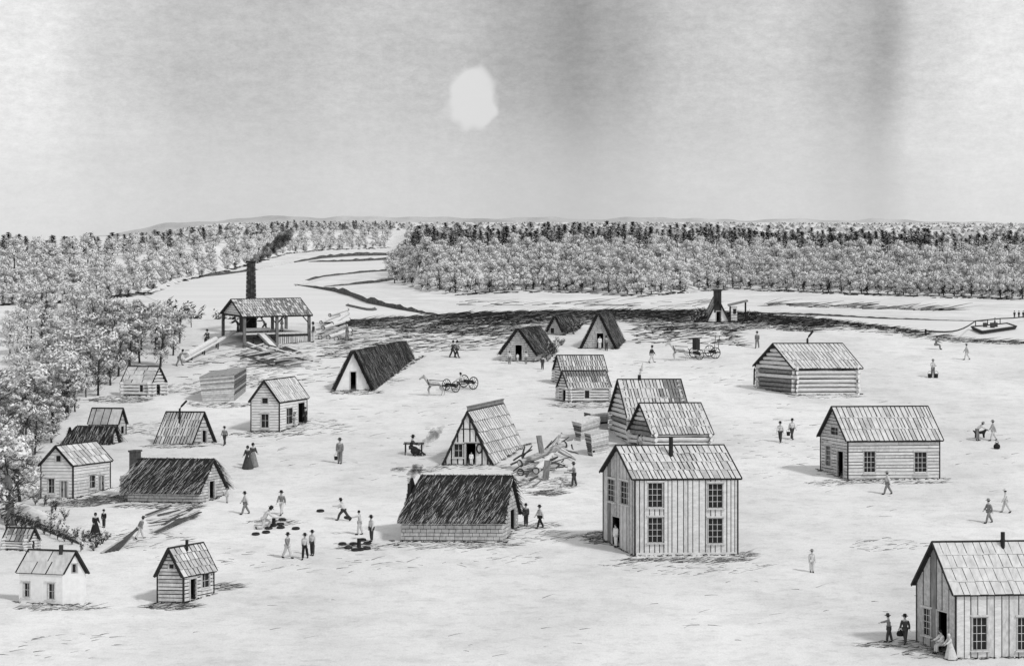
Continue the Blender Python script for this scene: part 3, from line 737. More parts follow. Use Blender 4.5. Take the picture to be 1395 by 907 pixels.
# 24 a, b two log sheds one behind the other
h24b = house('log_shed', 'rear one of two log sheds that stand close behind each other, plain roof', 'shed', (766, 524.5), (825, 524), (755, 519), 505, 484, 'log', og=.15, oe=.15, courses=3, rowh=.26, gap=.05, shk=dict(bw=.24, pm=(0, 1, 1)))
h24 = house('log_shed', 'front one of two close log sheds, with door, window hole and dark upper roof', 'shed', (775, 548), (831, 547), (760, 545), 527, 505, 'log', wf=[(796.5, 803, 532, 544)], dg=[(766.5, 771, 531, 546)], og=.12, oe=.15, courses=3, rowh=.26, gap=.05, small=(('f', 0),),
            shk=dict(bw=.24, pm=(0, 1, 1), dark_patch=lambda u, s: 1 if s > .6 else .15))

# ------------------------------------------------------------------ 13 saw shed
def saw_shed():
    A, B, Cc = (333, 474), (421, 465.5), (304, 458); fr = Frame(A, B, Cc); t = empty('saw_shed', fr.O, 'open sided saw shed on posts with long roof, plank deck and lattice of braces', 'shed')
    ze = (474 - 430) / S(474); zr = fr.dzC / 2 + (466 - 408) / S(466); L, W = fr.L, fr.W
    shake_roof(fr, t, L, W, ze, zr, .3, .3, 7, .30, pm=(0, 1, 1), dark_patch=lambda u, s: .55 if u > .38 else .12)
    m = MB(); top = lambda x: ze + (zr - ze) * (1 - abs(x - W / 2) / (W / 2)) - .02
    w_ = Wall(lambda tt, z, d: fr.p(-d, tt, z), W, lambda z: (max(0, (z - ze) / (zr - ze) * W / 2), W - max(0, (z - ze) / (zr - ze) * W / 2)), None)
    rows_wall(m, w_, ze - .05, zr - .06, ze, .26, .03, 'clap', [], (0, 0, 0)); m.build('gable_wall', [PALE, PALE2, PALE3, INK, PALE], t)
    def post(u, v, r=.17, zt=None):
        g = fr.ground(u, v) - .25; m = MB(); m.box(fr.p(u, v, (g + (zt or ze)) / 2), fr.ex * r, fr.ey * r, Z * ((zt or ze) - g) / 2); m.build('post', mat('shed_timber', .17, .85, .4, 3), t)
    for u, v in ((0, 0), (L, 0), (0, W), (L, W), (L * .5, W), (L * .78, W), (L * .5, 0.02)): post(u, v, .15)
    for (u, v, du) in ((0, 0, .9), (L, 0, -.9), (L * .5, 0, .9), (L * .5, 0, -.9), (L, W, -.9), (L * .5, W, .9)):
        m = MB(); m.tube([fr.p(u, v, ze - 1.0), fr.p(u + du, v, ze - .05)], .06, 6); m.build('brace', DARKW, t)
    for v in (.9, -.9):
        m = MB(); vv = 0 if v > 0 else W; m.tube([fr.p(0, vv, ze - 1.0), fr.p(0, vv + v, ze - .05)], .06, 6); m.build('brace', DARKW, t)
    for v in (0, W):
        m = MB(); m.box(fr.p(L / 2, v, ze - .12), fr.ex * (L / 2 + .1), fr.ey * .1, Z * .1); m.build('plate_beam', DARKW, t)
    m = MB(); m.box(fr.p(0, W / 2, ze - .12), fr.ex * .1, fr.ey * (W / 2 - .12), Z * .1); m.build('plate_beam', DARKW, t)
    zd = 1.45
    m = MB()
    for i in range(10): m.box(fr.p(L / 2, W * (i + .5) / 10, zd), fr.ex * (L / 2 - .2), fr.ey * (W / 20 - .02), Z * .06, i % 2)
    m.build('deck', [PALE, PALE2], t)
    m = MB(); m.box(fr.p(L * .5, -.02, zd - .22), fr.ex * (L / 2 - .2), fr.ey * .08, Z * .12); m.build('deck_beam', DARKW, t)
    m = MB(); k = 15
    for i in range(k):
        u = L * .48 + (L * .5) * (i + .5) / k; g = fr.ground(u, 0); m.box(fr.p(u, -.03, (g + zd - .15) / 2 + .1), fr.ex * .085, fr.ey * .03, Z * ((zd - g) / 2 - .05), i % 2)
    m.build('slat_skirt', [PALE2, PALE3], t)
    for u in (.14, .28):
        m = MB(); g = fr.ground(L * u, .1); m.tube([fr.p(L * u, .1, g - .2), fr.p(L * u, .1, zd - .3)], .09, 6); m.build('deck_post', DARKW, t)
    # boiler house inside
    m = MB(); m.box(fr.p(L * .2, W * .55, zd + .95), fr.ex * .55, fr.ey * .6, Z * .9); b = m.build('boiler', IRON, t)
    # saw carriage with a log
    m = MB(); m.box(fr.p(L * .25, W * .18, zd + .42), fr.ex * (L * .2), fr.ey * .2, Z * .16); m.build('saw_bench', PALE, t)
    # log ramp
    a, b = fr.p(.2, W * .55, zd + .05), G(250, 494) + Z * .25
    for s_ in (-.35, .35):
        o = fr.ey * s_; m = MB(); m.tube([a + o, b + o], [.13, .14], 7, 0, 1); m.build('ramp_rail', [LOGM, LOGE], t)
    for k in (.35, .62, .86):
        for s_ in (-.35, .35):
            p = a + (b - a) * k + fr.ey * s_; m = MB(); q = Vector((p.x, p.y, gz(p.x, p.y) - .2)); m.tube([q, p], .08, 6); m.build('ramp_trestle', DARKW, t)
    # slide
    a, b = fr.p(L * .26, -.1, zd), G(386, 487) + Z * .12
    for s_ in (-.42, .42):
        o = fr.ex * s_; m = MB(); d = (b - a).normalized(); m.box((a + b) / 2 + o, d * (b - a).length / 2, fr.ex * .11, d.cross(fr.ex).normalized() * .06); m.build('slide_rail', mat('shed_timber', .17, .85, .4, 3), t)
    m = MB(); m.hexa([a - fr.ex * .3, a + fr.ex * .3, b + fr.ex * .3, b - fr.ex * .3, a - fr.ex * .3 + Z * .04, a + fr.ex * .3 + Z * .04, b + fr.ex * .3 + Z * .04, b - fr.ex * .3 + Z * .04]); m.build('slide_bed', PALE, t)
    # log riding up the ramp
    a2 = fr.p(.2, W * .55, zd + .05); b2 = G(250, 494) + Z * .25
    d = b2 - a2; m = MB(); up = Z * .38
    m.tube([a2 + d * .38 + up, a2 + d * .95 + up], [.26, .31], 9, 0, 1)
    tag(m.build('saw_log', [LOGM, LOGE], org=a2 + d * .6), 'thick pale log riding up the ramp into the saw shed', 'log')
    return fr, zd
shed, zdeck = saw_shed()
def stack_chimney():
    b = G(342, 456.5); s_ = S(456.5); m = MB(); t = empty('mill_chimney', b, 'tall tapering dark mill chimney smoking behind the saw shed', 'chimney')
    H = (456.5 - 358) / s_; r0, r1 = .62, .44; n = 17
    for k in range(n):
        z0, z1 = H * k / n, H * (k + 1) / n - .05; r = r0 + (r1 - r0) * k / n
        for q, sx in ((0, -1), (1, 1)): m.box(b + Vector((sx * r * .5, 0, (z0 + z1) / 2)), (r * .47, 0, 0), (0, r, 0), (0, 0, (z1 - z0) / 2), (k + q) % 2)
    m.box(b + Z * H * .5, (r1 * .8, 0, 0), (0, r1 * .8, 0), (0, 0, H * .5 - .02), 1)
    m.build('shaft', [STONE, mat('stack_masonry_worn', .07, .9, .6, 2.0, (3, 3, .3), .4)], t)
    m = MB(); m.lathe(b + Z * H, [(r1 * 1.0, 0), (r1 * 1.35, .12), (r1 * 1.35, .22), (r1 * .9, .22), (r1 * .8, 0.02)], 12); m.build('cap', STONE, t)
    return b + Z * H
stack_top = stack_chimney()
# ------------------------------------------------------------------ trees, bushes, grass
def tree_template(kind, seed):
    """meshes of one tree standing at the origin: (trunk, crown)"""
    r = random.Random(seed); tk = MB(); cr = MB()
    def leaf(p, a, b, m):   # small bent leaf spray
        cr.face([p - a - b * .2, p - a * .2 + b, p + a + b * .15, p + a * .25 - b * .9], m)
    def dirv():
        v = Vector((r.gauss(0, 1), r.gauss(0, 1), r.gauss(0, 1)))
        return v.normalized()
    def stroke(p, ln, wd, m):   # dark twig or leaf spray, mostly leaning up to the right
        d = Vector((r.uniform(.3, 1.0) * (1 if r.random() < .8 else -1), r.uniform(-.6, .6), r.uniform(.15, .9))).normalized()
        n = d.cross(dirv()).normalized() * wd
        cr.face([p - d * ln * .5, p + n, p + d * ln * .5, p - n], m)
    front = kind.endswith('_front'); pale = kind.endswith('_pale'); kind = kind.replace('_front', '').replace('_pale', '')
    if kind == 'broadleaf':
        H = 9.0; top = Vector((r.uniform(-.5, .5), r.uniform(-.4, .4), H * .72))
        tk.tube([(0, 0, -.6), (r.uniform(-.05, .05), 0, H * .16), top * .5 + Vector((r.uniform(-.2, .2), 0, 0)), top], [.27, .2, .14, .04], 6)
        for k in range(17):
            a = r.uniform(0, 6.28); zz = H * r.uniform(.24, .95); rr = 3.0 * (1.05 - abs(zz / H - .5) * 1.35) * r.uniform(.45, 1)
            c = Vector((math.cos(a) * rr, math.sin(a) * rr, zz)); R0 = r.uniform(.95, 1.7)
            if k < 7: tk.tube([Vector((0, 0, zz * .55)), c * .6 + Vector((0, 0, zz * .3)), c], [.09, .06, .02], 5)
            clump_dark = r.random()
            for i in range(80):
                d = dirv(); p = c + Vector((d.x * R0, d.y * R0, d.z * R0 * .72)) * r.uniform(.55, 1.0)
                up = Vector((0, 0, 1)); n = (d * 1.3 + dirv() * .45).normalized(); a_ = n.cross(dirv()).normalized() * r.uniform(.2, .42); b_ = n.cross(a_).normalized() * r.uniform(.14, .3)
                leaf(p, a_, b_, 0 if r.random() > .16 else 1)
            for i in range(int(5 + 38 * (clump_dark > .72) + 7 * r.random())):
                d = dirv(); p = c + Vector((d.x * R0, d.y * R0, d.z * R0 * .72)) * r.uniform(.9, 1.12); stroke(p, r.uniform(.4, 1.1), r.uniform(.025, .06), 2 if r.random() < .5 else 3)
        for i in range(150 if front else 15):     # bare lower sprays among the limbs
            a = r.uniform(0, 6.28); p = Vector((math.cos(a) * r.uniform(.1, 1.9), math.sin(a) * r.uniform(.1, 1.6), H * r.uniform(.12, .42))); stroke(p, r.uniform(.5, 1.3), r.uniform(.06, .13), 2)
    elif kind == 'young':
        H = 6.0; tk.tube([(0, 0, -.5), (r.uniform(-.08, .08), 0, H * .3), (r.uniform(-.2, .2), 0, H * .62), (r.uniform(-.3, .3), 0, H * .9)], [.13, .10, .06, .02], 6)
        for k in range(11):
            a = r.uniform(0, 6.28); zz = H * r.uniform(.3, .98); rr = 1.5 * (1.05 - abs(zz / H - .55) * 1.5) * r.uniform(.35, 1)
            c = Vector((math.cos(a) * rr, math.sin(a) * rr, zz)); R0 = r.uniform(.55, .95)
            if k < 6: tk.tube([Vector((0, 0, zz * .7)), c], [.045, .012], 5)
            clump_dark = r.random() + .2 * math.cos(a)
            for i in range(70):
                d = dirv(); p = c + Vector((d.x * R0, d.y * R0, d.z * R0 * .8)) * r.uniform(.5, 1.0)
                n = (d * 1.3 + dirv() * .45).normalized(); a_ = n.cross(dirv()).normalized() * r.uniform(.10, .22); b_ = n.cross(a_).normalized() * r.uniform(.07, .15)
                leaf(p, a_, b_, 0 if r.random() > .15 else 1)
            for i in range(6 if pale else int(10 + 85 * (clump_dark > .48) + 10 * r.random())):
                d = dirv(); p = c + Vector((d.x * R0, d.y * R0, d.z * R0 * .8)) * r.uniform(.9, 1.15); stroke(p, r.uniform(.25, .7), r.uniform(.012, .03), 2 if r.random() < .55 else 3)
        for i in range(12 if pale else 70):
            a = r.uniform(0, 6.28); p = Vector((math.cos(a) * r.uniform(.05, .9), math.sin(a) * r.uniform(.05, .7), H * r.uniform(.12, .42))); stroke(p, r.uniform(.3, .8), r.uniform(.025, .06), 2)
    elif kind == 'pine':
        H = 8.2; tk.tube([(0, 0, -.6), (0, 0, H * .5), (r.uniform(-.1, .1), 0, H * .96)], [.11, .07, .01], 6)
        for k in range(320):
            q = r.random(); zz = H * (.14 + .86 * q); rr = 1.9 * (1.08 - q) ** .6 * r.uniform(.2, 1); a = r.uniform(0, 6.28)
            p = Vector((math.cos(a) * rr, math.sin(a) * rr, zz)); d = Vector((math.cos(a), math.sin(a), r.uniform(-.35, .5))).normalized() * r.uniform(.3, .7)
            n = Vector((-math.sin(a), math.cos(a), r.uniform(-.4, .4))) * r.uniform(.12, .26)
            cr.face([p - d, p + n, p + d, p - n], 2 if r.random() < .8 else 1)
    elif kind == 'bush':
        for k in range(7):
            a = r.uniform(0, 6.28); tip = Vector((math.cos(a) * r.uniform(.2, .75), math.sin(a) * r.uniform(.2, .6), r.uniform(.5, 1.35)))
            tk.tube([(0, 0, -.15), tip * .5 + Vector((0, 0, .08)), tip], [.035, .025, .008], 5)
            for i in range(16):
                p = tip * r.uniform(.35, 1.08) + dirv() * .16; stroke(p, r.uniform(.16, .4), r.uniform(.025, .06), 2 if r.random() < .75 else 1)
    mt = tk.build('trunk', BARK); mc = cr.build('crown', [LEAFP, LEAFM, LEAFD, LEAFE])
    me = mt.data, mc.data
    bpy.data.objects.remove(mt); bpy.data.objects.remove(mc)
    return me
TPL = {'broadleaf_front': [tree_template('broadleaf_front', 150 + i) for i in range(5)], 'young_pale': [tree_template('young_pale', 250 + i) for i in range(4)],
       'broadleaf': [tree_template('broadleaf', 100 + i) for i in range(7)], 'young': [tree_template('young', 200 + i) for i in range(7)],
       'pine': [tree_template('pine', 300 + i) for i in range(5)], 'bush': [tree_template('bush', 400 + i) for i in range(5)]}
RT = random.Random(21); RG = random.Random(5)
def plant(kind, name, loc, sc, label, cat, group, lean=0.0, wide=1.0):
    tr, cw = RT.choice(TPL[kind])
    t = empty(name, loc, label, cat, group); t.rotation_euler = (RT.uniform(-lean, lean), RT.uniform(-lean, lean), RT.uniform(-.5, .5) + (math.pi if RT.random() < .0 else 0)); t.scale = (sc * wide, sc * wide, sc)
    for nm, me in (('trunk', tr), ('crown', cw)):
        o = bpy.data.objects.new(nm, me); C.objects.link(o); o.parent = t
    return t
def on_ground(x, Y, sink=.1):
    X = (x - CX) / FPX * Y; return Vector((X, Y, gz(X, Y) - sink))
# wood across the river, right of centre
for row, (dy, step, k0, k1) in enumerate([(0, 12, .62, .85), (14, 17, .85, 1.05), (34, 21, .95, 1.15), (54, 24, .75, .95)]):
    x = 538 + row * 5
    while x < 1425:
        xx = x + RT.uniform(-4, 4); Y = ywood(xx, True) + dy + RT.uniform(-3, 3)
        plant('broadleaf' if row else 'broadleaf_front', 'broadleaf_tree', on_ground(xx, Y), RT.uniform(k0, k1), 'pale leafy tree in the wood across the river' if row else 'small pale tree with bare dark trunk in the front row of the river wood', 'tree', 'trees of the wood across the river' if row else 'front row of the wood across the river', .05)
        x += step * RT.uniform(.8, 1.2)
for row, (dy, step) in enumerate([(70, 8), (88, 8)]):
    x = 536
    while x < 1420:
        Y = ywood(x, True) + dy + RT.uniform(-4, 4)
        if not (row == 1 and x > 1280 and RT.random() < .4): plant('pine', 'pine_tree', on_ground(x, Y), RT.uniform(.72, 1.05), 'small dark pine along the crest of the wood across the river', 'tree', 'dark pines along the wood crest', .08, 1.15)
        x += step * RT.uniform(.7, 1.35)
for k in range(16):
    x, Y = RT.uniform(533, 562), ywood(545, True) + RT.uniform(-30, 150)
    plant('broadleaf', 'broadleaf_tree', on_ground(x, Y), RT.uniform(.7, 1.1), 'pale leafy tree at the left corner of the wood across the river', 'tree', 'left corner of the wood across the river', .05)
# wood along the left bank
for row, (dy, step, k0, k1) in enumerate([(0, 14, .5, .7), (22, 18, .8, 1.0), (55, 24, .85, 1.05), (95, 27, .85, 1.1)]):
    x = -25 + row * 6
    while x < 532:
        xx = x + RT.uniform(-4, 4); Y = ywood(xx, False) + (dy + RT.uniform(-4, 4)) * (1 if xx < 390 else 1.0)
        plant('broadleaf' if row else 'broadleaf_front', 'riverside_tree', on_ground(xx, Y), RT.uniform(k0, k1) * (1 if xx < 300 else 1.15), 'pale leafy tree in the wood beyond the left river bank', 'tree', 'trees beyond the left river bank', .05)
        x += step * RT.uniform(.8, 1.2) * (1 if xx < 330 else .62)
for row, (dy, step) in enumerate([(128, 12), (150, 15)]):
    x = -25
    while x < 534:
        Y = ywood(x, False) + dy + RT.uniform(-8, 8)
        plant('pine', 'pine_tree', on_ground(x, Y), RT.uniform(.7, 1.1), 'small dark pine on the far skyline at the left', 'tree', 'dark pines on the left skyline', .08, 1.2)
        x += step * RT.uniform(.6, 1.4) * (1 if x < 330 else .6)
# the wood on the near left slope
LEFTW = [(395, 330), (420, 325), (440, 300), (458, 285), (470, 262), (490, 238), (505, 215), (520, 165), (545, 150), (565, 118), (590, 84), (615, 66), (640, 50), (660, 40), (685, 26), (700, 10)]
y = 404.0
while y < 690:
    lim = lerp_list([(a, b) for a, b in LEFTW], y); x = -24.0
    while x < lim:
        xx, yy = x + RT.uniform(-7, 7), y + RT.uniform(-6, 6)
        fade = xx < 70 and 415 < yy < 570
        if not (fade and RT.random() < .35):
            P = G(xx, yy); 
            if yy < lerp_list(EDGE, xx): P = on_ground(xx, FPX * (HC - 29) / max(20, yy - 300 + 0) if False else yedge(xx) + (lerp_list(EDGE, xx) - yy) * 1.3)
            edge = xx > lim - 26
            sc_ = RT.uniform(.62, .95) * (1.0 if yy > 430 else .62)
            if xx > 120:
                room = (yy - lerp_list([(120, 398), (200, 412), (250, 420), (330, 428)], xx)) / (6.0 * S(max(yy, 440)))
                if room < .3: x += 21; continue
                sc_ = min(sc_, room)
            plant('young_pale' if (xx < 48 + RT.uniform(-25, 25) and yy < 585) or (not edge and RT.random() < .18) else 'young', 'slender_tree', P - Z * .1, sc_, 'slender young tree at the outer edge of the wood on the near left slope' if edge else 'slender pale young tree inside the wood on the near left slope', 'tree',
                  'outer edge of the left slope wood' if edge else 'wood on the left slope', .09, RT.uniform(.95, 1.3))
        x += (21 if not fade else 28) * RT.uniform(.8, 1.25)
    y += 15.5
# scrub on the plain far behind the woods
g = MB()
for _ in range(3200):
    x = RG.uniform(-60, 1460); Y = 1000 * 6.5 ** RG.random()
    if x < 560 and Y < ywood(x, False) + 190 or x < 180: continue
    if Y < 1000: continue
    p = on_ground(x, Y); s_ = RG.uniform(2.0, 4.5) * (Y / 2500) ** .4; w_ = s_ * RG.uniform(.5, 1.6)
    q = [p + Vector((w_ * math.cos(a), w_ * .5 * math.sin(a), RG.uniform(0, .4))) for a in (0, 1.3, 2.5, 3.9, 5.2)]; top = p + Vector((RG.uniform(-.3, .3), 0, s_))
    for i in range(5): g.face([q[i], q[(i + 1) % 5], top], 0 if RG.random() < .6 else 1)
tag(g.build('distant_wood', [LEAFM, LEAFE]), 'scrub and far trees on the plain behind the river woods', 'woodland', None, 'stuff')
# single trees and bushes
plant('young', 'old_tree', G(12, 714), .98, 'big trunked tree at the left edge above the earth bank', 'tree', None, 0, 1.2).rotation_euler = (0, 0, .3)
m = MB(); b = G(14, 714); m.tube([b - Z * .3, b + Z * .5, b + Vector((-.12, 0, 2.4)), b + Vector((-.2, 0, 3.6))], [.5, .34, .3, .2], 9)
tag(m.build('tree_stump', mat('bark_grey', .16, .9, .5, 4, (1, 1, .3), .5), org=b), 'thick broken trunk standing at the left edge above the earth bank', 'tree')
for i, (x, y, s_) in enumerate([(322, 412, 1.7), (375, 408, 2.0), (364, 410, 1.6), (228, 432, 1.6), (300, 428, 1.4), (264, 426, 1.5), (248, 430, 1.2)]):
    plant('bush', 'bush', on_ground(x, yedge(x) + 6), s_ * 1.25, 'dark twiggy bush on the river bluff around the mill chimney', 'bush', 'bushes on the bluff by the mill', .1)
for i, (x, y, s_) in enumerate([(40, 716, .55), (55, 720, .6), (63, 712, .5), (74, 722, .7), (83, 728, .6), (92, 733, .6), (104, 738, .6), (112, 741, .55), (70, 702, .4), (88, 708, .5), (60, 690, .5), (76, 696, .55), (48, 688, .5), (30, 718, .6), (110, 752, .4), (22, 716, .7), (35, 721, .65), (47, 724, .6), (60, 728, .65), (68, 730, .6), (78, 735, .6), (88, 738, .55), (98, 742, .5), (8, 722, .7), (26, 708, .5)]):
    plant('bush', 'bush', G(x, y) + Z * .12, s_ * 1.1, 'small dark bush growing along the pale earth bank at lower left', 'bush', 'bushes along the earth bank', .1)
for i, (x, y, s_) in enumerate([(124, 738, .7), (131, 745, .75), (139, 740, .7), (146, 734, .5), (128, 750, .5)]):
    plant('bush', 'bush', G(x, y), s_, 'leafy bush of the clump between the earth bank and the dragged planks', 'bush', 'bush clump by the dragged planks', .1)
for i, (x, y, s_) in enumerate([(752, 486, 1.0), (746, 492, .8), (757, 493, .7), (776, 452, 1.0), (788, 448, 1.1), (782, 455, .8), (765, 470, .9), (756, 476, .8)]):
    plant('bush', 'brush_heap', G(x, y), s_, 'heap of cut dark brush lying between the sod huts and the thatched triangular hut', 'brush', 'cut brush by the sod huts', .6)
for i, (x, y, s_) in enumerate([(950, 436, 1.0), (955, 438, 1.2), (960, 437, 1.1), (947, 440, .8), (1022, 436, .9), (1028, 437, .8)]):
    plant('bush', 'brush_heap', G(x, y), s_, 'heap of dark brush piled against the plank hut on the bluff', 'brush', 'brush by the plank hut', .6)

# earth bank at the lower left
def earth_bank():
    line = [(2, 700, .9), (20, 700, 1.0), (38, 705, 1.05), (56, 712, 1.0), (74, 720, .9), (92, 728, .75), (106, 736, .5), (115, 742, .2)]
    mb = MB(); rings = []
    for x, y, r in line:
        p = G(x, y); ring = []
        for k in range(11):
            t = math.pi * k / 10; ring.append(p + Vector((.25 * math.cos(t) * r * 1.6, -math.cos(t) * r * 1.9, math.sin(t) * r * R.uniform(.92, 1.05) - .08)))
        rings.append(ring)
    for a, b in zip(rings, rings[1:]):
        for k in range(10): mb.face([a[k], b[k], b[k + 1], a[k + 1]], 1 if k == 0 else 0)
    tag(mb.build('earth_bank', [mat('bank_clay', .70, .95, .2, 1.2, (1, 1, 1), .5), mat('bank_foot', .10, .95, .5, 2)], smooth=True), kind='structure')
earth_bank()

# dead grass: long dry stalks bent over by the wind
RG = random.Random(5)
def stalks(mb, x0, x1, yf, n, ln=(.5, 1.6), h=(.025, .06), spread=3.0, tilt=.0, dark=.8, surf=None):
    for _ in range(n):
        x = RG.uniform(x0, x1); y = yf(x, RG.random())
        p = G(x, y) if surf is None else surf(x, y)
        s_ = 1; d = Vector((RG.choice((-1, 1, 1, 1)), RG.gauss(.12, .35) + tilt, 0)).normalized() * RG.uniform(*ln)
        hh = RG.uniform(*h); up = Z * d.length * RG.gauss(.10, .06) * (1 if d.x > 0 else -.35)
        zslope = Z * (SL * d.y if surf is None else 0); q = p + d + zslope + up; mid = p + (d + zslope) * .5 + up * .5 + Z * .012
        mb.face([p, p + Z * hh, mid + Z * hh, mid], 0 if RG.random() < dark else 1)
        mb.face([mid, mid + Z * hh, q + Z * hh * .25, q], 0 if RG.random() < dark else 1)
g = MB()
def ye(x): return lerp_list(EDGE, x)
# thick dark fringe along the bluff
def depth(x): return lerp_list([(430, 3), (470, 8), (520, 16), (600, 26), (690, 34), (760, 20), (850, 14), (900, 26), (960, 26), (1040, 18), (1120, 16), (1200, 12), (1260, 10), (1300, 6), (1395, 3.5)], x)
stalks(g, 445, 1110, lambda x, k: ye(x) + .6 + depth(x) * k ** 1.7, 3700, (.8, 2.8), (.02, .06), dark=.7)
stalks(g, 1110, 1395, lambda x, k: ye(x) + .4 + depth(x) * .8 * k ** 1.7, 420, (.8, 2.4), (.02, .05), dark=.6)
stalks(g, 600, 1130, lambda x, k: ye(x) + .4 + depth(x) * .55 * k ** 2.2, 2500, (.7, 2.2), (.04, .11), dark=.85)
stalks(g, 1000, 1250, lambda x, k: ye(x) + .2 + 4 * k * k, 420, (.6, 1.6), (.04, .1), dark=.85)
stalks(g, 430, 700, lambda x, k: ye(x) + 8 + 42 * k, 650, (.6, 2.2), (.03, .07))
stalks(g, 860, 1010, lambda x, k: ye(x) + 22 + 22 * k ** 1.5, 240, (.6, 2.2), (.04, .09))
stalks(g, 250, 480, lambda x, k: 468 + 60 * k, 240, (.5, 1.8), (.025, .06))
tag(g.build('grass', [GRASSD, GRASSM]), 'dark dry grass bent over along the edge of the river bluff', 'grass', None, 'stuff')
g = MB()
def patch(cx, cy, rx_, ry_, n, **k):
    def yf(x, q): return cy + ry_ * (2 * RG.random() - 1) * math.sqrt(max(0, 1 - ((x - cx) / rx_) ** 2))
    stalks(g, cx - rx_, cx + rx_, yf, n, **k)
for cx, cy, rx_, ry_, n in [(815, 732, 22, 9, 150), (930, 763, 90, 4, 150), (1010, 756, 14, 4, 30), (930, 772, 110, 12, 60), (610, 743, 90, 5, 110), (720, 716, 40, 5, 60), (720, 730, 60, 12, 50), (230, 826, 34, 5, 110), (300, 800, 24, 5, 60), (75, 828, 60, 4, 70),
                            (100, 686, 40, 5, 190), (145, 680, 30, 6, 200), (215, 690, 60, 4, 110), (235, 608, 40, 3, 60), (360, 592, 50, 4, 70), (430, 582, 40, 12, 70), (482, 535, 34, 3, 80), (520, 518, 30, 5, 30), (300, 552, 40, 4, 80), (350, 500, 40, 12, 70), (335, 520, 22, 10, 80),
                            (160, 545, 40, 5, 150), (250, 530, 30, 8, 70), (205, 585, 35, 10, 60), (795, 552, 44, 5, 90), (860, 622, 22, 6, 40), (640, 636, 50, 4, 50), (565, 640, 34, 4, 40), (740, 660, 40, 12, 90), (745, 672, 22, 4, 80), (1130, 658, 30, 4, 30), (1215, 657, 70, 3, 60),
                            (1120, 540, 50, 3, 40), (1235, 878, 70, 6, 90), (1265, 890, 40, 8, 60), (1210, 742, 50, 10, 30), (1120, 830, 200, 60, 10), (600, 850, 420, 45, 12), (700, 560, 260, 60, 50), (1240, 620, 140, 90, 30), (470, 760, 260, 20, 70), (370, 712, 34, 5, 45), (490, 746, 34, 5, 45), (900, 520, 160, 30, 60),
                            (200, 735, 60, 15, 50), (560, 600, 220, 60, 60), (1050, 600, 60, 60, 40), (60, 880, 120, 20, 20)]:
    patch(cx, cy, rx_, ry_, int(n * 1.5), ln=(.25, 1.1), h=(.012, .035), dark=.4)  # dark patches beside buildings are shadow hatching built as stalks, the rest dead grass
for fr_ in BASES:      # dark stalks added along the wall feet as contact shading
    for e_, ln_ in ((fr_.ex, fr_.L), (fr_.ey, fr_.W)):
        for _ in range(int(ln_ * 11)):
            k = RG.uniform(-.05, 1.08); p = fr_.O + e_ * (k * ln_) + Vector((RG.uniform(-.12, .12), -RG.uniform(.0, .28), 0)); p.z = gz(p.x, p.y)
            d = Vector((RG.uniform(-.45, .45), RG.uniform(-.1, .1), RG.uniform(.02, .12))); w_ = RG.uniform(.015, .04)
            g.face([p, p + Z * w_ * 2, p + d + Z * w_, p + d], 0 if RG.random() < .7 else 1)
tag(g.build('grass_and_shade_hatch', [GRASSD, GRASSM]), 'thin dead grass in patches, and dark stalks as shade hatching along the walls', 'grass', None, 'stuff')
g = MB()
def vsurf(x, y): return VL(x, y)
stalks(g, 1040, 1300, lambda x, k: 414 + (x - 1040) * .03 + 3 * k, 120, (2, 9), (.08, .25), surf=vsurf, dark=.4)
stalks(g, 620, 960, lambda x, k: 410 + 8 * k, 70, (2, 8), (.06, .2), surf=vsurf, dark=.3)
stalks(g, 530, 1390, lambda x, k: lerp_list(WOODR, x) - 1 + 3 * k, 600, (1, 3), (.1, .4), surf=vsurf, dark=.8)
stalks(g, 0, 530, lambda x, k: lerp_list(WOODL, x) - .5 + 2 * k, 600, (1.5, 4), (.2, .6), surf=vsurf, dark=.8)
tag(g.build('meadow_grass', [GRASSD, GRASSM]), 'dry meadow grass along the foot of the far woods', 'grass', None, 'stuff')
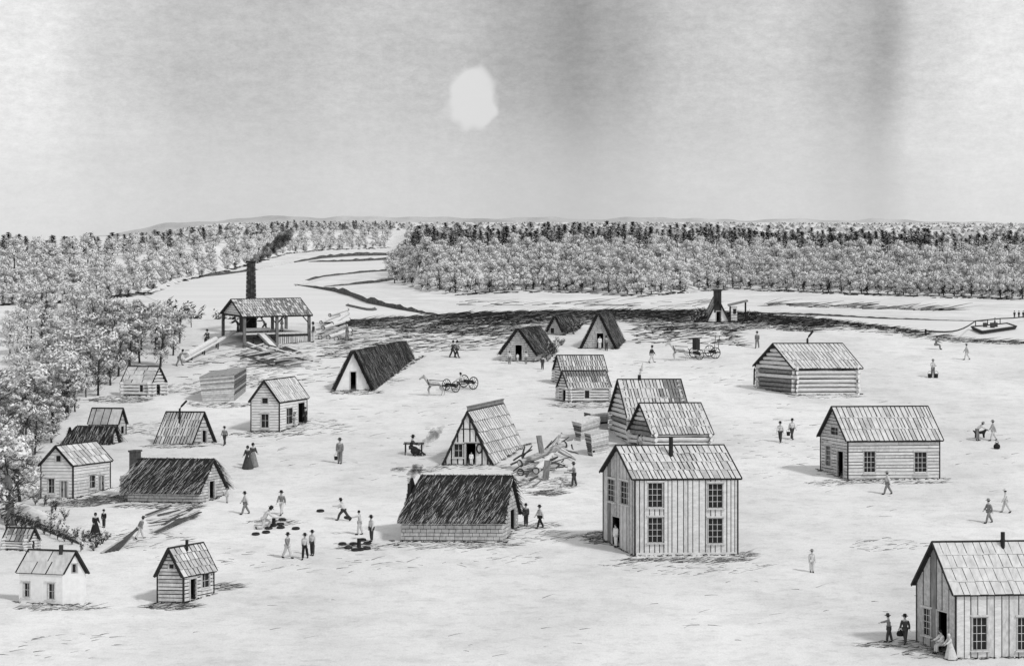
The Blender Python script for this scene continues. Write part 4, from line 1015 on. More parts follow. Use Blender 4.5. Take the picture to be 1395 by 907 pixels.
# ------------------------------------------------------------------ people
def skin_mesh(name, pts, edges, radii, sub=1):
    me = bpy.data.meshes.new(name); me.from_pydata([tuple(p) for p in pts], edges, [])
    o = bpy.data.objects.new(name, me); C.objects.link(o)
    sk = o.modifiers.new('skin', 'SKIN'); sk.use_smooth_shade = True; sk.branch_smoothing = .4
    for i, r in enumerate(radii):
        sv = me.skin_vertices[0].data[i]; sv.radius = r if isinstance(r, tuple) else (r, r); sv.use_root = (i == 0)
    if sub: s_ = o.modifiers.new('sub', 'SUBSURF'); s_.levels = sub; s_.render_levels = sub
    return o
PENDING = []
def rotx(v, a): c, s_ = math.cos(a), math.sin(a); return Vector((v.x, v.y * c - v.z * s_, v.y * s_ + v.z * c))
def pose_points(lean=0, legs=((0, 0), (0, 0)), arms=((0, .12, .15), (0, .12, .15)), hip=.93, head=0):
    """figure faces +y. legs: (thigh swing forward, knee bend) for left, right; arms: (swing forward, outward, elbow bend)"""
    P = {}; P['pelvis'] = Vector((0, 0, hip))
    tors = lambda z, y=0, x=0: P['pelvis'] + rotx(Vector((x, y, z)), -lean)
    P['waist'] = tors(.17); P['chest'] = tors(.40); P['neck'] = tors(.56, .01)
    P['head0'] = P['neck'] + rotx(Vector((0, .03, .11)), -lean * .5 - head); P['head1'] = P['head0'] + rotx(Vector((0, .0, .12)), -lean * .5 - head)
    P['nose'] = P['head0'] + rotx(Vector((0, .115, .015)), -lean * .5 - head)
    for sd, nm, (th, kn) in ((-1, 'l', legs[0]), (1, 'r', legs[1])):
        h = P['pelvis'] + Vector((sd * .095, 0, -.03)); k = h + rotx(Vector((0, 0, -.43)), th); a = k + rotx(Vector((0, 0, -.41)), th - kn)
        f = a + rotx(Vector((0, .16, -.05)), (th - kn) * .5)
        P[nm + 'hip'], P[nm + 'knee'], P[nm + 'ankle'], P[nm + 'toe'] = h, k, a, f
    for sd, nm, (sw, out, eb) in ((-1, 'l', arms[0]), (1, 'r', arms[1])):
        s0 = P['chest'] + rotx(Vector((sd * .185, 0, .07)), -lean)
        d = rotx(Vector((sd * math.sin(out), 0, -math.cos(out))), sw); e = s0 + d * .29
        d2 = rotx(Vector((sd * math.sin(out) * .4, 0, -math.cos(out))), sw + eb).normalized(); w = e + d2 * .25
        P[nm + 'sh'], P[nm + 'el'], P[nm + 'wr'], P[nm + 'hd'] = s0, e, w, w + d2 * .085
        P[nm + 'fd'] = d2
    lo = min(P['lankle'].z, P['rankle'].z, P['lknee'].z - .02, P['rknee'].z - .02) - .075
    for k in P:
        if not k.endswith('fd'): P[k] = P[k] - Z * lo
    return P
def hand(mb, P, nm):
    """palm with five unequal, bent fingers"""
    w, d = P[nm + 'wr'], P[nm + 'fd'].normalized(); sd = 1 if nm == 'r' else -1
    side = d.cross(Vector((1, 0, 0)));
    side = side.normalized() if side.length > .2 else Vector((0, 1, 0)); nrm = d.cross(side).normalized()
    for i, ln in enumerate((.062, .075, .07, .052)):
        b = w + d * .075 + side * (.027 - .018 * i); c = nrm * (-sd * .35)
        mb.tube([b, b + d * ln * .5, b + (d * .85 + c).normalized() * ln, b + (d * .6 + c * 1.6).normalized() * ln * 1.2], [.0095, .009, .008, .006], 5)
    b = w + d * .03 + side * .03; mb.tube([b, b + (d * .6 + side * .6) * .045, b + (d * .9 + side * .5) * .075], [.011, .010, .007], 5)
def make_pose(name, dress=False, coat=.0, **kw):
    P = pose_points(**kw); t = {}
    names = ['pelvis', 'waist', 'chest', 'neck', 'head0', 'head1', 'nose']; E = [(0, 1), (1, 2), (2, 3), (3, 4), (4, 5), (4, 6)]
    rr = [(.125, .10), (.115, .09), (.135, .10), .055, (.078, .095), (.075, .09), .018]
    for nm in 'lr':
        i = len(names); names += [nm + 'hip', nm + 'knee', nm + 'ankle', nm + 'toe']; E += [(0, i), (i, i + 1), (i + 1, i + 2), (i + 2, i + 3)]; rr += [.085, .058, .042, .035]
        i = len(names); names += [nm + 'sh', nm + 'el', nm + 'wr', nm + 'hd']; E += [(2, i), (i, i + 1), (i + 1, i + 2), (i + 2, i + 3)]; rr += [.06, .042, .03, (.036, .022)]
    body = skin_mesh('person', [P[n] for n in names], E, rr)
    hands = MB(); hand(hands, P, 'l'); hand(hands, P, 'r')
    eye = MB(); ax = (P['head1'] - P['head0']).normalized(); fw = (P['nose'] - P['head0']).normalized()
    for sx in (-.032, .032):
        c = P['head0'] + ax * .045 + fw * .088 + Vector((sx, 0, 0)); eye.box(c, (.012, 0, 0), fw * .006, ax * .007)
    eye.box(P['head0'] - ax * .035 + fw * .085, (.024, 0, 0), fw * .006, ax * .005)
    for sx in (-.082, .082): eye.box(P['head0'] + ax * .03 + Vector((sx, 0, 0)), (.01, 0, 0), fw * .018, ax * .028)
    cn = ['waist', 'pelvis', 'chest', 'lsh', 'lel', 'lwr', 'rsh', 'rel', 'rwr']
    coat_o = skin_mesh('coat', [P[n] for n in cn] , [(0, 1), (0, 2), (2, 3), (3, 4), (4, 5), (2, 6), (6, 7), (7, 8)],
                       [(.175, .14), (.185, .155), (.19, .15), .095, .075, .06, .095, .075, .06])
    lower = None
    if dress:
        m = MB(); w = P['waist']; n = 14; g0 = min(P['lankle'].z, P['rankle'].z) - .05
        base = (P['lankle'] + P['rankle']) / 2; prof = [(0, .14), (.15, .19), (.45, .29), (.8, .39), (1.0, .45)]; rings = []
        for q, r in prof:
            c = w.lerp(Vector((base.x, base.y, g0)), q); rings.append([c + Vector((math.cos(2 * math.pi * j / n) * r * (1 + .06 * (j % 2) * q), math.sin(2 * math.pi * j / n) * r * (1 + .06 * (j % 2) * q), 0)) for j in range(n)])
        for a, b in zip(rings, rings[1:]):
            for j in range(n): m.face([a[j], a[(j + 1) % n], b[(j + 1) % n], b[j]])
        lower = ('skirt', m)
        bon = MB(); bon.lathe((0, 0, 0), [(.0, .14), (.07, .125), (.11, .06), (.12, -.02), (.10, -.09), (.06, -.13)], 12); hat = ('bonnet', bon)
    else:
        tn = ['pelvis', 'lhip', 'lknee', 'lankle', 'rhip', 'rknee', 'rankle']
        lower = ('trousers', skin_mesh('trousers', [P[n] for n in tn], [(0, 1), (1, 2), (2, 3), (0, 4), (4, 5), (5, 6)], [(.165, .135), .12, .10, .085, .12, .10, .085]))
        hb = MB(); hb.lathe((0, 0, 0), [(.205, .045), (.21, .055), (.115, .07), (.105, .17), (.06, .19), (.0, .185)], 14); hat = ('hat', hb)
    shoes = MB()
    for nm in 'lr':
        a, f = P[nm + 'ankle'], P[nm + 'toe']; shoes.tube([a + Z * .03, a - Z * .03 + (f - a) * .1, f - Z * .005, f + (f - a) * .25], [.058, .06, .052, .025], 7)
    hair = MB(); hair.lathe((0, 0, 0), [(.0, .115), (.06, .10), (.098, .05), (.1, .0), (.085, -.06)], 12)
    PENDING.append((name, P, body, hands, eye, coat_o, lower, hat, shoes, hair, fw, ax))
W_ = dict(legs=((.38, .12), (-.34, .22)), arms=((-.4, .12, .25), (.4, .12, .3)))
make_pose('walk', **W_)
make_pose('walk_other', legs=((-.36, .2), (.36, .1)), arms=((.35, .15, .25), (-.35, .12, .2)))
make_pose('stand', legs=((.05, .03), (-.05, .05)), arms=((.1, .14, .3), (.0, .14, .2)))
make_pose('carry', legs=((.2, .1), (-.15, .1)), arms=((.5, .1, 1.2), (.55, .1, 1.1)))
make_pose('stride', lean=.3, legs=((.75, .45), (-.6, .25)), arms=((.9, .3, .7), (.5, .3, .7)))
make_pose('reach', lean=.05, legs=((.2, .1), (-.2, .05)), arms=((1.25, .1, .1), (.1, .14, .2)))
make_pose('kneel', lean=.55, legs=((1.35, 1.75), (-.05, 1.5)), arms=((.7, .1, .4), (.8, .1, .3)), hip=.6, head=.3)
make_pose('sit', lean=.15, legs=((1.45, 1.4), (1.4, 1.35)), arms=((.7, .1, .6), (.7, .1, .6)), hip=.5)
make_pose('drag', lean=.35, legs=((.5, .2), (-.5, .2)), arms=((-.5, .12, .1), (-.45, .12, .1)))
make_pose('push', lean=.55, legs=((.7, .6), (-.3, .2)), arms=((1.3, .1, .3), (1.3, .1, .3)))
make_pose('bend', lean=.75, legs=((.3, .35), (.0, .15)), arms=((.9, .1, .2), (1.0, .1, .2)), head=.1)
make_pose('woman', dress=True, legs=((.1, .05), (-.1, .05)), arms=((.3, .12, .8), (.25, .12, .8)))
make_pose('woman_lean', dress=True, lean=.2, legs=((.1, .05), (-.1, .05)), arms=((.7, .12, .5), (.5, .12, .5)))
dg_ = bpy.context.evaluated_depsgraph_get(); dg_.update()
POSE = {}
for (name, P, body, hands, eye, coat_o, lower, hat, shoes, hair, fw, ax) in PENDING:
    def ev(o):
        me = bpy.data.meshes.new_from_object(o.evaluated_get(dg_)); return me
    parts = {}
    bm = bmesh.new(); bm.from_mesh(ev(body))
    for f in bm.faces: f.material_index = 0; f.smooth = True
    def add(mb, mi):
        vs_ = [bm.verts.new(v) for v in mb.v]
        for f in mb.f:
            q = bm.faces.new([vs_[i] for i in f]); q.material_index = mi
    add(hands, 0); add(eye, 1); bmesh.ops.recalc_face_normals(bm, faces=bm.faces[:])
    me = bpy.data.meshes.new('person'); bm.to_mesh(me); bm.free(); me.materials.append(SKIN); me.materials.append(CL[0]); parts['body'] = me
    def mesh_of(x, nm, offs=None):
        if isinstance(x, MB):
            mb = MB(); mb.f, mb.m = x.f, x.m
            if offs is not None:
                q = Z.rotation_difference(ax); mb.v = [tuple(q @ Vector(v) + offs) for v in x.v]
            else: mb.v = x.v
            o = mb.build(nm, CL[1], smooth=True); me_ = o.data; bpy.data.objects.remove(o); return me_
        me_ = ev(x); me_.materials.clear(); me_.materials.append(CL[1]); me_.name = nm; return me_
    parts['coat'] = mesh_of(coat_o, 'coat'); parts[lower[0]] = mesh_of(lower[1], lower[0])
    parts[hat[0]] = mesh_of(hat[1], hat[0], P['head0'] + ax * .05 - fw * (.02 if hat[0] == 'bonnet' else 0)); parts['hair'] = mesh_of(hair, 'hair', P['head0'] + ax * .05 - fw * .02); parts['shoes'] = mesh_of(shoes, 'shoes')
    POSE[name] = (parts, P)
for q in PENDING:
    for o in [q[2], q[5]] + ([q[6][1]] if not isinstance(q[6][1], MB) else []): bpy.data.objects.remove(o)
def person(pose, x, y, face, coat, legs, label, hat=0, h=1.0, at=None, group=None, dz=0.0, side=None):
    """face: direction the figure looks, degrees clockwise from away-from-camera (90 = right, 180 = camera, 270 = left)"""
    parts, P = POSE[pose]; loc = at if at is not None else G(x, y)
    loc = loc + Z * dz
    b = bpy.data.objects.new('person', parts['body']); C.objects.link(b); b.location = loc; b.rotation_euler = (0, 0, -rad(face)); b.scale = (h, h, h)
    tag(b, label, 'person', group)
    for k, me in parts.items():
        if k == 'body' or (k in ('hat',) and hat is None): continue
        if k == 'hair' and hat is not None and pose.startswith('woman'): continue
        o = bpy.data.objects.new(k, me); C.objects.link(o); o.parent = b
        mm = {'coat': CL[coat], 'trousers': CL[legs], 'skirt': CL[legs], 'hat': CL[hat or 0], 'bonnet': CL[hat or 0], 'hair': CL[0], 'shoes': CL[0]}[k]
        o.material_slots[0].link = 'OBJECT'; o.material_slots[0].material = mm
    ORG[b.name] = Vector(loc); return b
def held(pose, loc, face, joint, h=1.0):
    P = POSE[pose][1][joint]; a = -rad(face); return loc + Vector((P.x * math.cos(a) - P.y * math.sin(a), P.x * math.sin(a) + P.y * math.cos(a), P.z)) * h

person('walk', 617, 487, 120, 1, 1, 'person in dark clothes, left one of the pair walking behind the white gabled hut')
person('walk_other', 622.5, 487, 120, 2, 1, 'person in grey coat, right one of the pair walking behind the white gabled hut')
person('walk', 888, 494, 75, 1, 3, 'person with broad hat walking alone to the left of the horse wagon')
person('walk_other', 1031.5, 474, 200, 2, 2, 'person standing alone on the bluff to the right of the horse wagon')
person('sit', 1275, 476, 90, 2, 2, 'person crouched on the bluff edge below the start of the ferry rope', hat=1)
person('walk', 1317, 490, 270, 3, 3, 'pale figure on the bluff edge below the ferry', hat=2, h=.95)
b_ = person('carry', 1271, 514, 180, 3, 2, 'pale person with two dark buckets standing right of the log cabin', hat=2)
person('walk', 1063, 602, 200, 3, 1, 'person in pale shirt and broad hat walking left of the clapboard house')
person('walk_other', 1079, 598, 160, 3, 1, 'person in hat carrying a dark pail left of the clapboard house')
person('bend', 1331, 600, 100, 3, 2, 'pale stooping person beside a small dark dog at the right', hat=2)
person('walk', 1353, 600, 260, 3, 3, 'pale walking figure at the far right above a small bundle', hat=2)
person('walk', 1209, 673, 270, 3, 2, 'person walking past the front wall of the clapboard house', hat=2)
person('walk', 1347, 712, 250, 2, 2, 'grey clothed person striding above the big board house roof', hat=2)
person('walk_other', 1370, 698, 280, 3, 3, 'very pale figure walking behind the striding one above the board house roof', hat=3)
person('stand', 1106, 779, 180, 3, 3, 'pale figure standing alone in the open ground left of the big board house', hat=2, h=.85)
person('reach', 1211, 874, 280, 2, 1, 'person stretching out one arm, left one of the pair by the big board house', hat=1, h=.95)
person('walk', 1233, 876, 210, 1, 1, 'person in dark coat carrying a black bag beside the big board house gable')
person('woman_lean', 1295, 897, 250, 3, 3, 'woman in long pale dress leaning at the corner of the big board house', hat=3, h=.85)
person('sit', 1284, 889, 250, 4, 3, 'person in white seated in the doorway of the big board house', hat=None)
person('stand', 839, 744.5, 230, 4, 4, 'person in white standing in the doorway of the two storey house', hat=None, h=.92)
person('stand', 716.5, 716, 190, 1, 1, 'person in dark waistcoat and black trousers, left of the pair at the sod house door', h=.9)
person('walk', 735.5, 719, 240, 3, 0, 'person with wide brimmed hat and pale shirt walking by the sod house door', hat=0, h=.95)
person('carry', 782, 662, 280, 2, 1, 'person holding an armful of wood at the right end of the log heap', hat=1, h=1.05)
p_ = person('sit', 560, 619.5, 90, 1, 1, 'person seated behind the pole frame at the cooking fire', hat=0, h=1.15)
person('stand', 463, 631, 185, 2, 2, 'person in long grey coat with a pail standing alone in the middle of the village', hat=1, h=1.15)
person('woman', 337.5, 638, 200, 1, 1, 'woman in long dark dress, front one of the pair by the narrow house', hat=0, h=1.05)
person('woman', 344.5, 635, 150, 1, 2, 'woman in grey skirt and dark shawl behind another woman near the narrow house', hat=0, h=1.08)
person('walk', 306, 606, 200, 2, 1, 'person walking between the long shake hut and the two women', hat=0, h=.9)
person('stand', 309.5, 684.5, 200, 3, 3, 'pale person standing at the gable end of the thatched sod house', hat=2, h=.6)
person('walk', 334, 700, 250, 3, 2, 'person in pale shirt walking left between the sod house and the ring players', hat=0, h=.95)
person('walk', 383.5, 701, 200, 2, 3, 'person in grey jacket with pale trousers walking behind the kneeling ring player', hat=0, h=1.02)
person('kneel', 359, 720, 80, 3, 3, 'person kneeling beside the left stake with rings', hat=0, h=1.25)
person('stride', 468, 709, 290, 3, 1, 'person lunging with bent knees and outstretched arm near the right stake', hat=0, h=1.0)
pr_ = person('reach', 490, 728, 275, 3, 3, 'person in white shirt about to throw a dark ring', hat=None, h=1.0)
person('stand', 506, 737, 230, 3, 1, 'person with braces and dark trousers standing right of the ring thrower', hat=0, h=1.02)
person('walk', 391.5, 760, 120, 2, 3, 'person leaning forward to the right, leftmost of the three onlookers in front', hat=0, h=1.0)
person('walk_other', 415.5, 761, 190, 3, 0, 'person with black trousers and braces, middle one of the three onlookers in front', hat=0, h=1.0)
person('stand', 425.5, 756, 200, 3, 1, 'person in white shirt, rightmost of the three onlookers in front', hat=0, h=.96)
dragger = person('drag', 191, 734, 50, 2, 3, 'person dragging a bundle of long planks near the small tall cabin', hat=1, h=.95)
person('woman', 130, 730, 150, 0, 0, 'woman in black dress standing by the bush clump at the left', hat=0, h=.95)
person('stand', 141.5, 718, 190, 0, 1, 'person in black coat, behind the woman at the bush clump', hat=0, h=.72)
person('carry', 402.5, 581, 250, 3, 3, 'pale person at the side window of the narrow house', hat=2, h=.72)
person('stand', 416, 576.5, 200, 1, 1, 'person in dark coat standing beside the open side door of the narrow house', hat=0, h=.8)
person('stand', 642, 633.5, 170, 4, 4, 'person in white standing in the doorway of the shingled triangular hut', hat=None, h=.62)
person('stand', 817, 475.3, 170, 4, 4, 'person in white in the doorway of the thatched triangular hut', hat=None, h=.78)
person('stand', 826, 477.5, 170, 2, 1, 'person standing just right of the doorway of the thatched triangular hut', hat=0, h=.85)
person('stand', 694, 495.5, 170, 3, 2, 'person with hat left of the sod hut doorway', hat=0, h=.72)
person('stand', 705, 492.8, 170, 4, 3, 'small person in white in the sod hut doorway', hat=None, h=.5)
person('stand', 716.5, 495.5, 170, 3, 2, 'person right of the sod hut doorway', hat=1, h=.7)
person('walk', 739, 503, 180, 1, 1, 'person walking on the path just behind the two log sheds', hat=0, h=.75)
person('stand', 873.5, 612.8, 170, 4, 3, 'person in white in the gable doorway of the lower joined log cabin', hat=None, h=.8)
# saw shed hands
zd = shed.p(0, 0, zdeck + .06)
person('bend', 0, 0, 250, 1, 1, 'person in dark hat bending at the head of the log ramp in the saw shed', at=shed.p(.35, shed.W * .42, zdeck + .06), h=1.0)
person('push', 0, 0, 270, 3, 2, 'person leaning over the saw bench in the middle of the saw shed', at=shed.p(shed.L * .42, shed.W * .3, zdeck + .06), hat=1)
person('carry', 0, 0, 250, 3, 3, 'pale person carrying boards at the right end of the saw shed deck', at=shed.p(shed.L * .7, shed.W * .35, zdeck + .06), hat=2)
person('push', 244, 498, 70, 2, 2, 'person pushing the log up the ramp from its lower end', hat=0, h=1.0)
person('sit', 282, 470, 200, 1, 1, 'person seated behind the log on the ramp, only the upper body showing', hat=0, at=G(283, 474) + Z * .55)
person('stand', 427, 466, 250, 1, 3, 'person leaning against the right end post of the saw shed', hat=0, h=1.2)
person('carry', 473, 464, 270, 2, 2, 'person standing at the right end of the log heap by the saw shed', hat=1, h=1.15)
# far bank of the ferry crossing
for i, (x, lab) in enumerate([(1382, 'leftmost of the three tiny people waiting on the far ferry bank'), (1388, 'middle one of the three tiny people waiting on the far ferry bank'), (1394, 'rightmost of the three tiny people waiting on the far ferry bank')]):
    person('stand', 0, 0, 180, 0, 0, lab, at=VL(x, 433), hat=0, h=.9)

# ------------------------------------------------------------------ horses and vehicles
def horse(loc, face, label, tone):
    P = [(0, -.62, 1.18), (0, -.25, 1.17), (0, .2, 1.15), (0, .55, 1.22), (0, .85, 1.55), (0, 1.05, 1.85), (0, 1.28, 1.72), (0, 1.5, 1.52),
         # hind legs: hip, stifle, hock, fetlock, hoof ; fore legs: elbow, knee, fetlock, hoof
         (-.15, -.62, .95), (-.15, -.45, .78), (-.15, -.72, .50), (-.15, -.66, .18), (-.15, -.58, .05),
         (.15, -.62, .95), (.15, -.58, .76), (.15, -.90, .52), (.15, -.92, .2), (.15, -.84, .05),
         (-.14, .48, .92), (-.14, .56, .52), (-.14, .52, .18), (-.14, .58, .05), (.14, .48, .92), (.14, .68, .56), (.14, .56, .26), (.14, .54, .12),
         (-.07, 1.02, 2.0), (.07, 1.02, 2.0)]
    E = [(0, 1), (1, 2), (2, 3), (3, 4), (4, 5), (5, 6), (6, 7), (0, 8), (8, 9), (9, 10), (10, 11), (11, 12), (0, 13), (13, 14), (14, 15), (15, 16), (16, 17), (3, 18), (18, 19), (19, 20), (20, 21), (3, 22), (22, 23), (23, 24), (24, 25), (5, 26), (5, 27)]
    rr = [.26, .25, .27, .25, .16, .12, .10, .075] + [.13, .10, .06, .045, .06] * 2 + [.10, .062, .042, .055] * 2 + [.02, .02]
    o = skin_mesh('horse', P, E, rr); d = bpy.context.evaluated_depsgraph_get(); d.update(); me = bpy.data.meshes.new_from_object(o.evaluated_get(d)); bpy.data.objects.remove(o)
    me.materials.clear(); me.materials.append(tone)
    b = bpy.data.objects.new('horse', me); C.objects.link(b); b.location = loc; b.rotation_euler = (0, 0, -rad(face)); tag(b, label, 'horse'); ORG[b.name] = Vector((0, 0, 0))
    m = MB(); rh = random.Random(3)
    for k in range(40):
        q = k / 39; p = Vector((0, .62, 1.42)).lerp(Vector((0, 1.06, 1.98)), q); s_ = rh.choice((-1, 1)); m.face([p, p + Vector((0, .05, .02)), p + Vector((s_ * .1, -.02, -.2)), p + Vector((s_ * .1, -.08, -.16))])
    m.build('mane', CL[0], b)
    m = MB(); m.tube([(0, -.84, 1.22), (0, -.98, 1.12), (0, -1.05, .8), (0, -1.0, .5)], [.04, .06, .08, .02], 6); m.build('tail', CL[0], b)
    m = MB(); n = 12; m.tube([Vector((math.cos(2 * math.pi * k / n) * .24, .62 + .10 * math.sin(2 * math.pi * k / n), 1.26 + math.sin(2 * math.pi * k / n) * .32)) for k in range(n + 1)], .045, 6)
    m.tube([(0, -.85, 1.42), (0, -.2, 1.45), (0, .55, 1.52)], .035, 6); m.tube([(.27, .55, 1.15), (.30, -.2, 1.02), (.27, -1.3, .85)], .025, 5); m.tube([(-.27, .55, 1.15), (-.30, -.2, 1.02), (-.27, -1.3, .85)], .025, 5)
    m.build('harness', CL[0], b)
    return b
def wheel(t, c, r, axis, name='wheel'):
    axis = Vector(axis).normalized(); a = Z.cross(axis).normalized(); m = MB(); n = 18
    m.tube([c + (a * math.cos(2 * math.pi * k / n) + Z * math.sin(2 * math.pi * k / n)) * r for k in range(n + 1)], r * .085, 6)
    w = m.build('wheel', DARKW, t)
    m = MB()
    for k in range(10):
        d = a * math.cos(2 * math.pi * k / 10) + Z * math.sin(2 * math.pi * k / 10); m.tube([c + d * r * .1, c + d * r * .97], r * .035, 5)
    m.build('spokes', DARKW, w)
    m = MB(); m.tube([c - axis * .14, c + axis * .14], r * .16, 8); m.build('hub', IRON, w)
def gear(x, y, x2, y2, r1, r2, label, name):
    a, b = G(x, y), G(x2, y2); d = b - a; d.z = 0; d.normalize(); ax = Vector((-d.y, d.x, 0)); t = empty(name, a, label, 'wagon')
    A_, B_ = a + Z * r1, b + Z * r2
    for c, r in ((A_, r1), (B_, r2)):
        for s_ in (-.7, .7):
            q = c + ax * s_; q.z = gz(q.x, q.y) + r * 1.06; wheel(t, q, r, ax)
        m = MB(); m.tube([c - ax * .75, c + ax * .75], .06, 6); m.build('axle', DARKW, t)
        m = MB(); m.box(c + Z * .16, ax * .62, d * .08, Z * .09); m.build('bolster', DARKW, t)
    m = MB(); m.tube([A_ - d * .2, B_ + d * .9], .055, 6); m.build('reach_pole', DARKW, t)
    m = MB(); m.tube([A_ - d * .1, A_ - d * 2.6 + Z * .35], .045, 6); m.build('shaft', DARKW, t)
    return t, A_, B_, d, ax
t, A_, B_, d, ax = gear(614.5, 533, 638.5, 529, .52, .58, 'logging wagon gear with four spoked wheels and long pole, behind the grey horse', 'logging_wagon')
horse(G(592.5, 539), 268, 'grey horse pulling the bare wagon gear left of centre', mat('horse_grey', .42, .8, .4, 4))
person('sit', 0, 0, 270, 3, 2, 'person riding on the pole of the bare wagon gear', at=(A_ + B_) / 2 + d * .25 - Z * .28, h=.95, hat=0)
t, A_, B_, d, ax = gear(949, 488.5, 970.5, 487, .50, .56, 'freight wagon with upright box seat in front and tall stake behind, on the bluff road', 'freight_wagon')
m = MB(); m.box((A_ + B_) / 2 + Z * .34, d * ((B_ - A_).length / 2 + .3), ax * .5, Z * .04); m.build('wagon_bed', PALE3, t)
m = MB(); m.box(A_ - d * .05 + Z * 1.02, d * .22, ax * .45, Z * .62); m.build('seat_box', DARKW, t)
for s_ in (-.45, .45):
    m = MB(); m.tube([B_ + d * .45 + ax * s_ + Z * .3, B_ + d * .6 + ax * s_ + Z * 1.75], .035, 5); m.build('stake', DARKW, t)
m = MB(); m.tube([A_ + Z * 1.6 - ax * .45, B_ + d * .6 + Z * 1.7 - ax * .45], .02, 5); m.build('side_rope', PALE3, t)
horse(G(926, 491), 268, 'pale horse pulling the freight wagon on the bluff road', mat('horse_pale', .55, .8, .3, 4))
# small animals and bundles at the right
def dog(x, y, label):
    o = skin_mesh('dog', [(0, -.3, .42), (0, .0, .42), (0, .28, .45), (0, .45, .62), (0, .62, .6), (-.08, -.3, .25), (-.08, -.34, .03), (.08, -.3, .25), (.08, -.34, .03), (-.08, .28, .25), (-.08, .3, .03), (.08, .28, .25), (.08, .3, .03), (0, -.55, .6)],
                  [(0, 1), (1, 2), (2, 3), (3, 4), (0, 5), (5, 6), (0, 7), (7, 8), (2, 9), (9, 10), (2, 11), (11, 12), (0, 13)], [.12, .12, .14, .1, .05, .06, .035, .06, .035, .055, .035, .055, .035, .025])
    d_ = bpy.context.evaluated_depsgraph_get(); d_.update(); me = bpy.data.meshes.new_from_object(o.evaluated_get(d_)); bpy.data.objects.remove(o); me.materials.clear(); me.materials.append(CL[0])
    b = bpy.data.objects.new('dog', me); C.objects.link(b); b.location = G(x, y); b.rotation_euler = (0, 0, -rad(80)); b.scale = (1.2,) * 3; tag(b, label, 'dog')
dog(1335, 597, 'small dark dog beside the stooping person at the right')
def bag(loc, r, label, name='bag', tone=None):
    m = MB(); m.lathe(loc, [(0, 0), (r * .8, .02), (r, r * .6), (r * .8, r * 1.2), (r * .3, r * 1.5), (r * .35, r * 1.7), (0, r * 1.72)], 10)
    n = 8; m.tube([Vector(loc) + Vector((math.cos(math.pi * k / n) * r * .5, 0, r * 1.5 + math.sin(math.pi * k / n) * r * .7)) for k in range(n + 1)], r * .07, 5)
    return tag(m.build(name, tone or CL[0], org=loc), label, name)
def pail(loc, r, label):
    m = MB(); m.lathe(loc, [(0, 0), (r * .8, 0), (r, r * 2), (r * .88, r * 2), (r * .7, r * .2)], 10); n = 8
    m.tube([Vector(loc) + Vector((math.cos(math.pi * k / n) * r, 0, r * 2 + math.sin(math.pi * k / n) * r * 1.3)) for k in range(n + 1)], r * .08, 5)
    return tag(m.build('pail', IRON, org=loc), label, 'pail')
bag(G(1358, 611), .3, 'small dark bundle lying on the open ground at the far right', 'bundle')
bag(G(1226.5, 874) + Z * .35, .24, 'black bag in the hand of the person beside the big board house gable')
pail(G(1074, 598) + Z * .3, .17, 'dark pail carried by the person left of the clapboard house')
pail(G(1266.5, 514.5), .2, 'left one of two dark buckets at the pale person right of the log cabin')
pail(G(1275.5, 514.5), .2, 'right one of two dark buckets at the pale person right of the log cabin')
pail(G(457.5, 630.5) + Z * .25, .15, 'pail beside the person in the long grey coat')

# ------------------------------------------------------------------ ring game
RINGG = 'rings lying round the stakes'
def ring(x, y, label, at=None, tilt=(0, 0)):
    c = at if at is not None else G(x, y) + Z * .06; m = MB(); n = 14
    m.tube([c + Vector((math.cos(2 * math.pi * k / n) * .23, math.sin(2 * math.pi * k / n) * .23, 0)) for k in range(n + 1)], .075, 6)
    o = m.build('game_ring', IRON, org=c); o.rotation_euler = (SLA + tilt[0], tilt[1], 0); tag(o, label, 'ring', RINGG if at is None and 'stake' in label else None)
SLA = math.atan(SL)
for x, y in [(372, 716), (366, 720), (382, 714.5), (382.5, 719), (384.5, 708.5), (362.5, 725.5)]: ring(x, y, 'dark flat ring on the ground close round the left stake')
for x, y in [(466.5, 741.5), (474.5, 746.5), (481.5, 741.5), (493.5, 736), (500.5, 740.5), (499.5, 747.5), (484, 749.5), (490.5, 749)]: ring(x, y, 'dark flat ring on the ground close round the right stake')
ring(436.5, 696.5, 'dark ring lying alone behind the lunging player'); ring(403, 720.5, 'dark ring lying alone just right of the left stake'); ring(348.5, 728, 'dark ring lying alone in front of the kneeling player')
ring(0, 0, 'dark ring held out by the thrower in white shirt', at=held('reach', pr_.location, 275, 'lhd') + Vector((-.2, 0, 0)), tilt=(0, .15))
for x, y, l in ((373, 717, 'short dark stake standing at the left among the thrown rings'), (489, 745, 'short dark stake standing at the right among the thrown rings')):
    p = G(x, y); m = MB(); m.tube([p - Z * .2, p + Z * .62], [.16, .13], 8); tag(m.build('stake', [DARKW], org=p), l, 'stake')
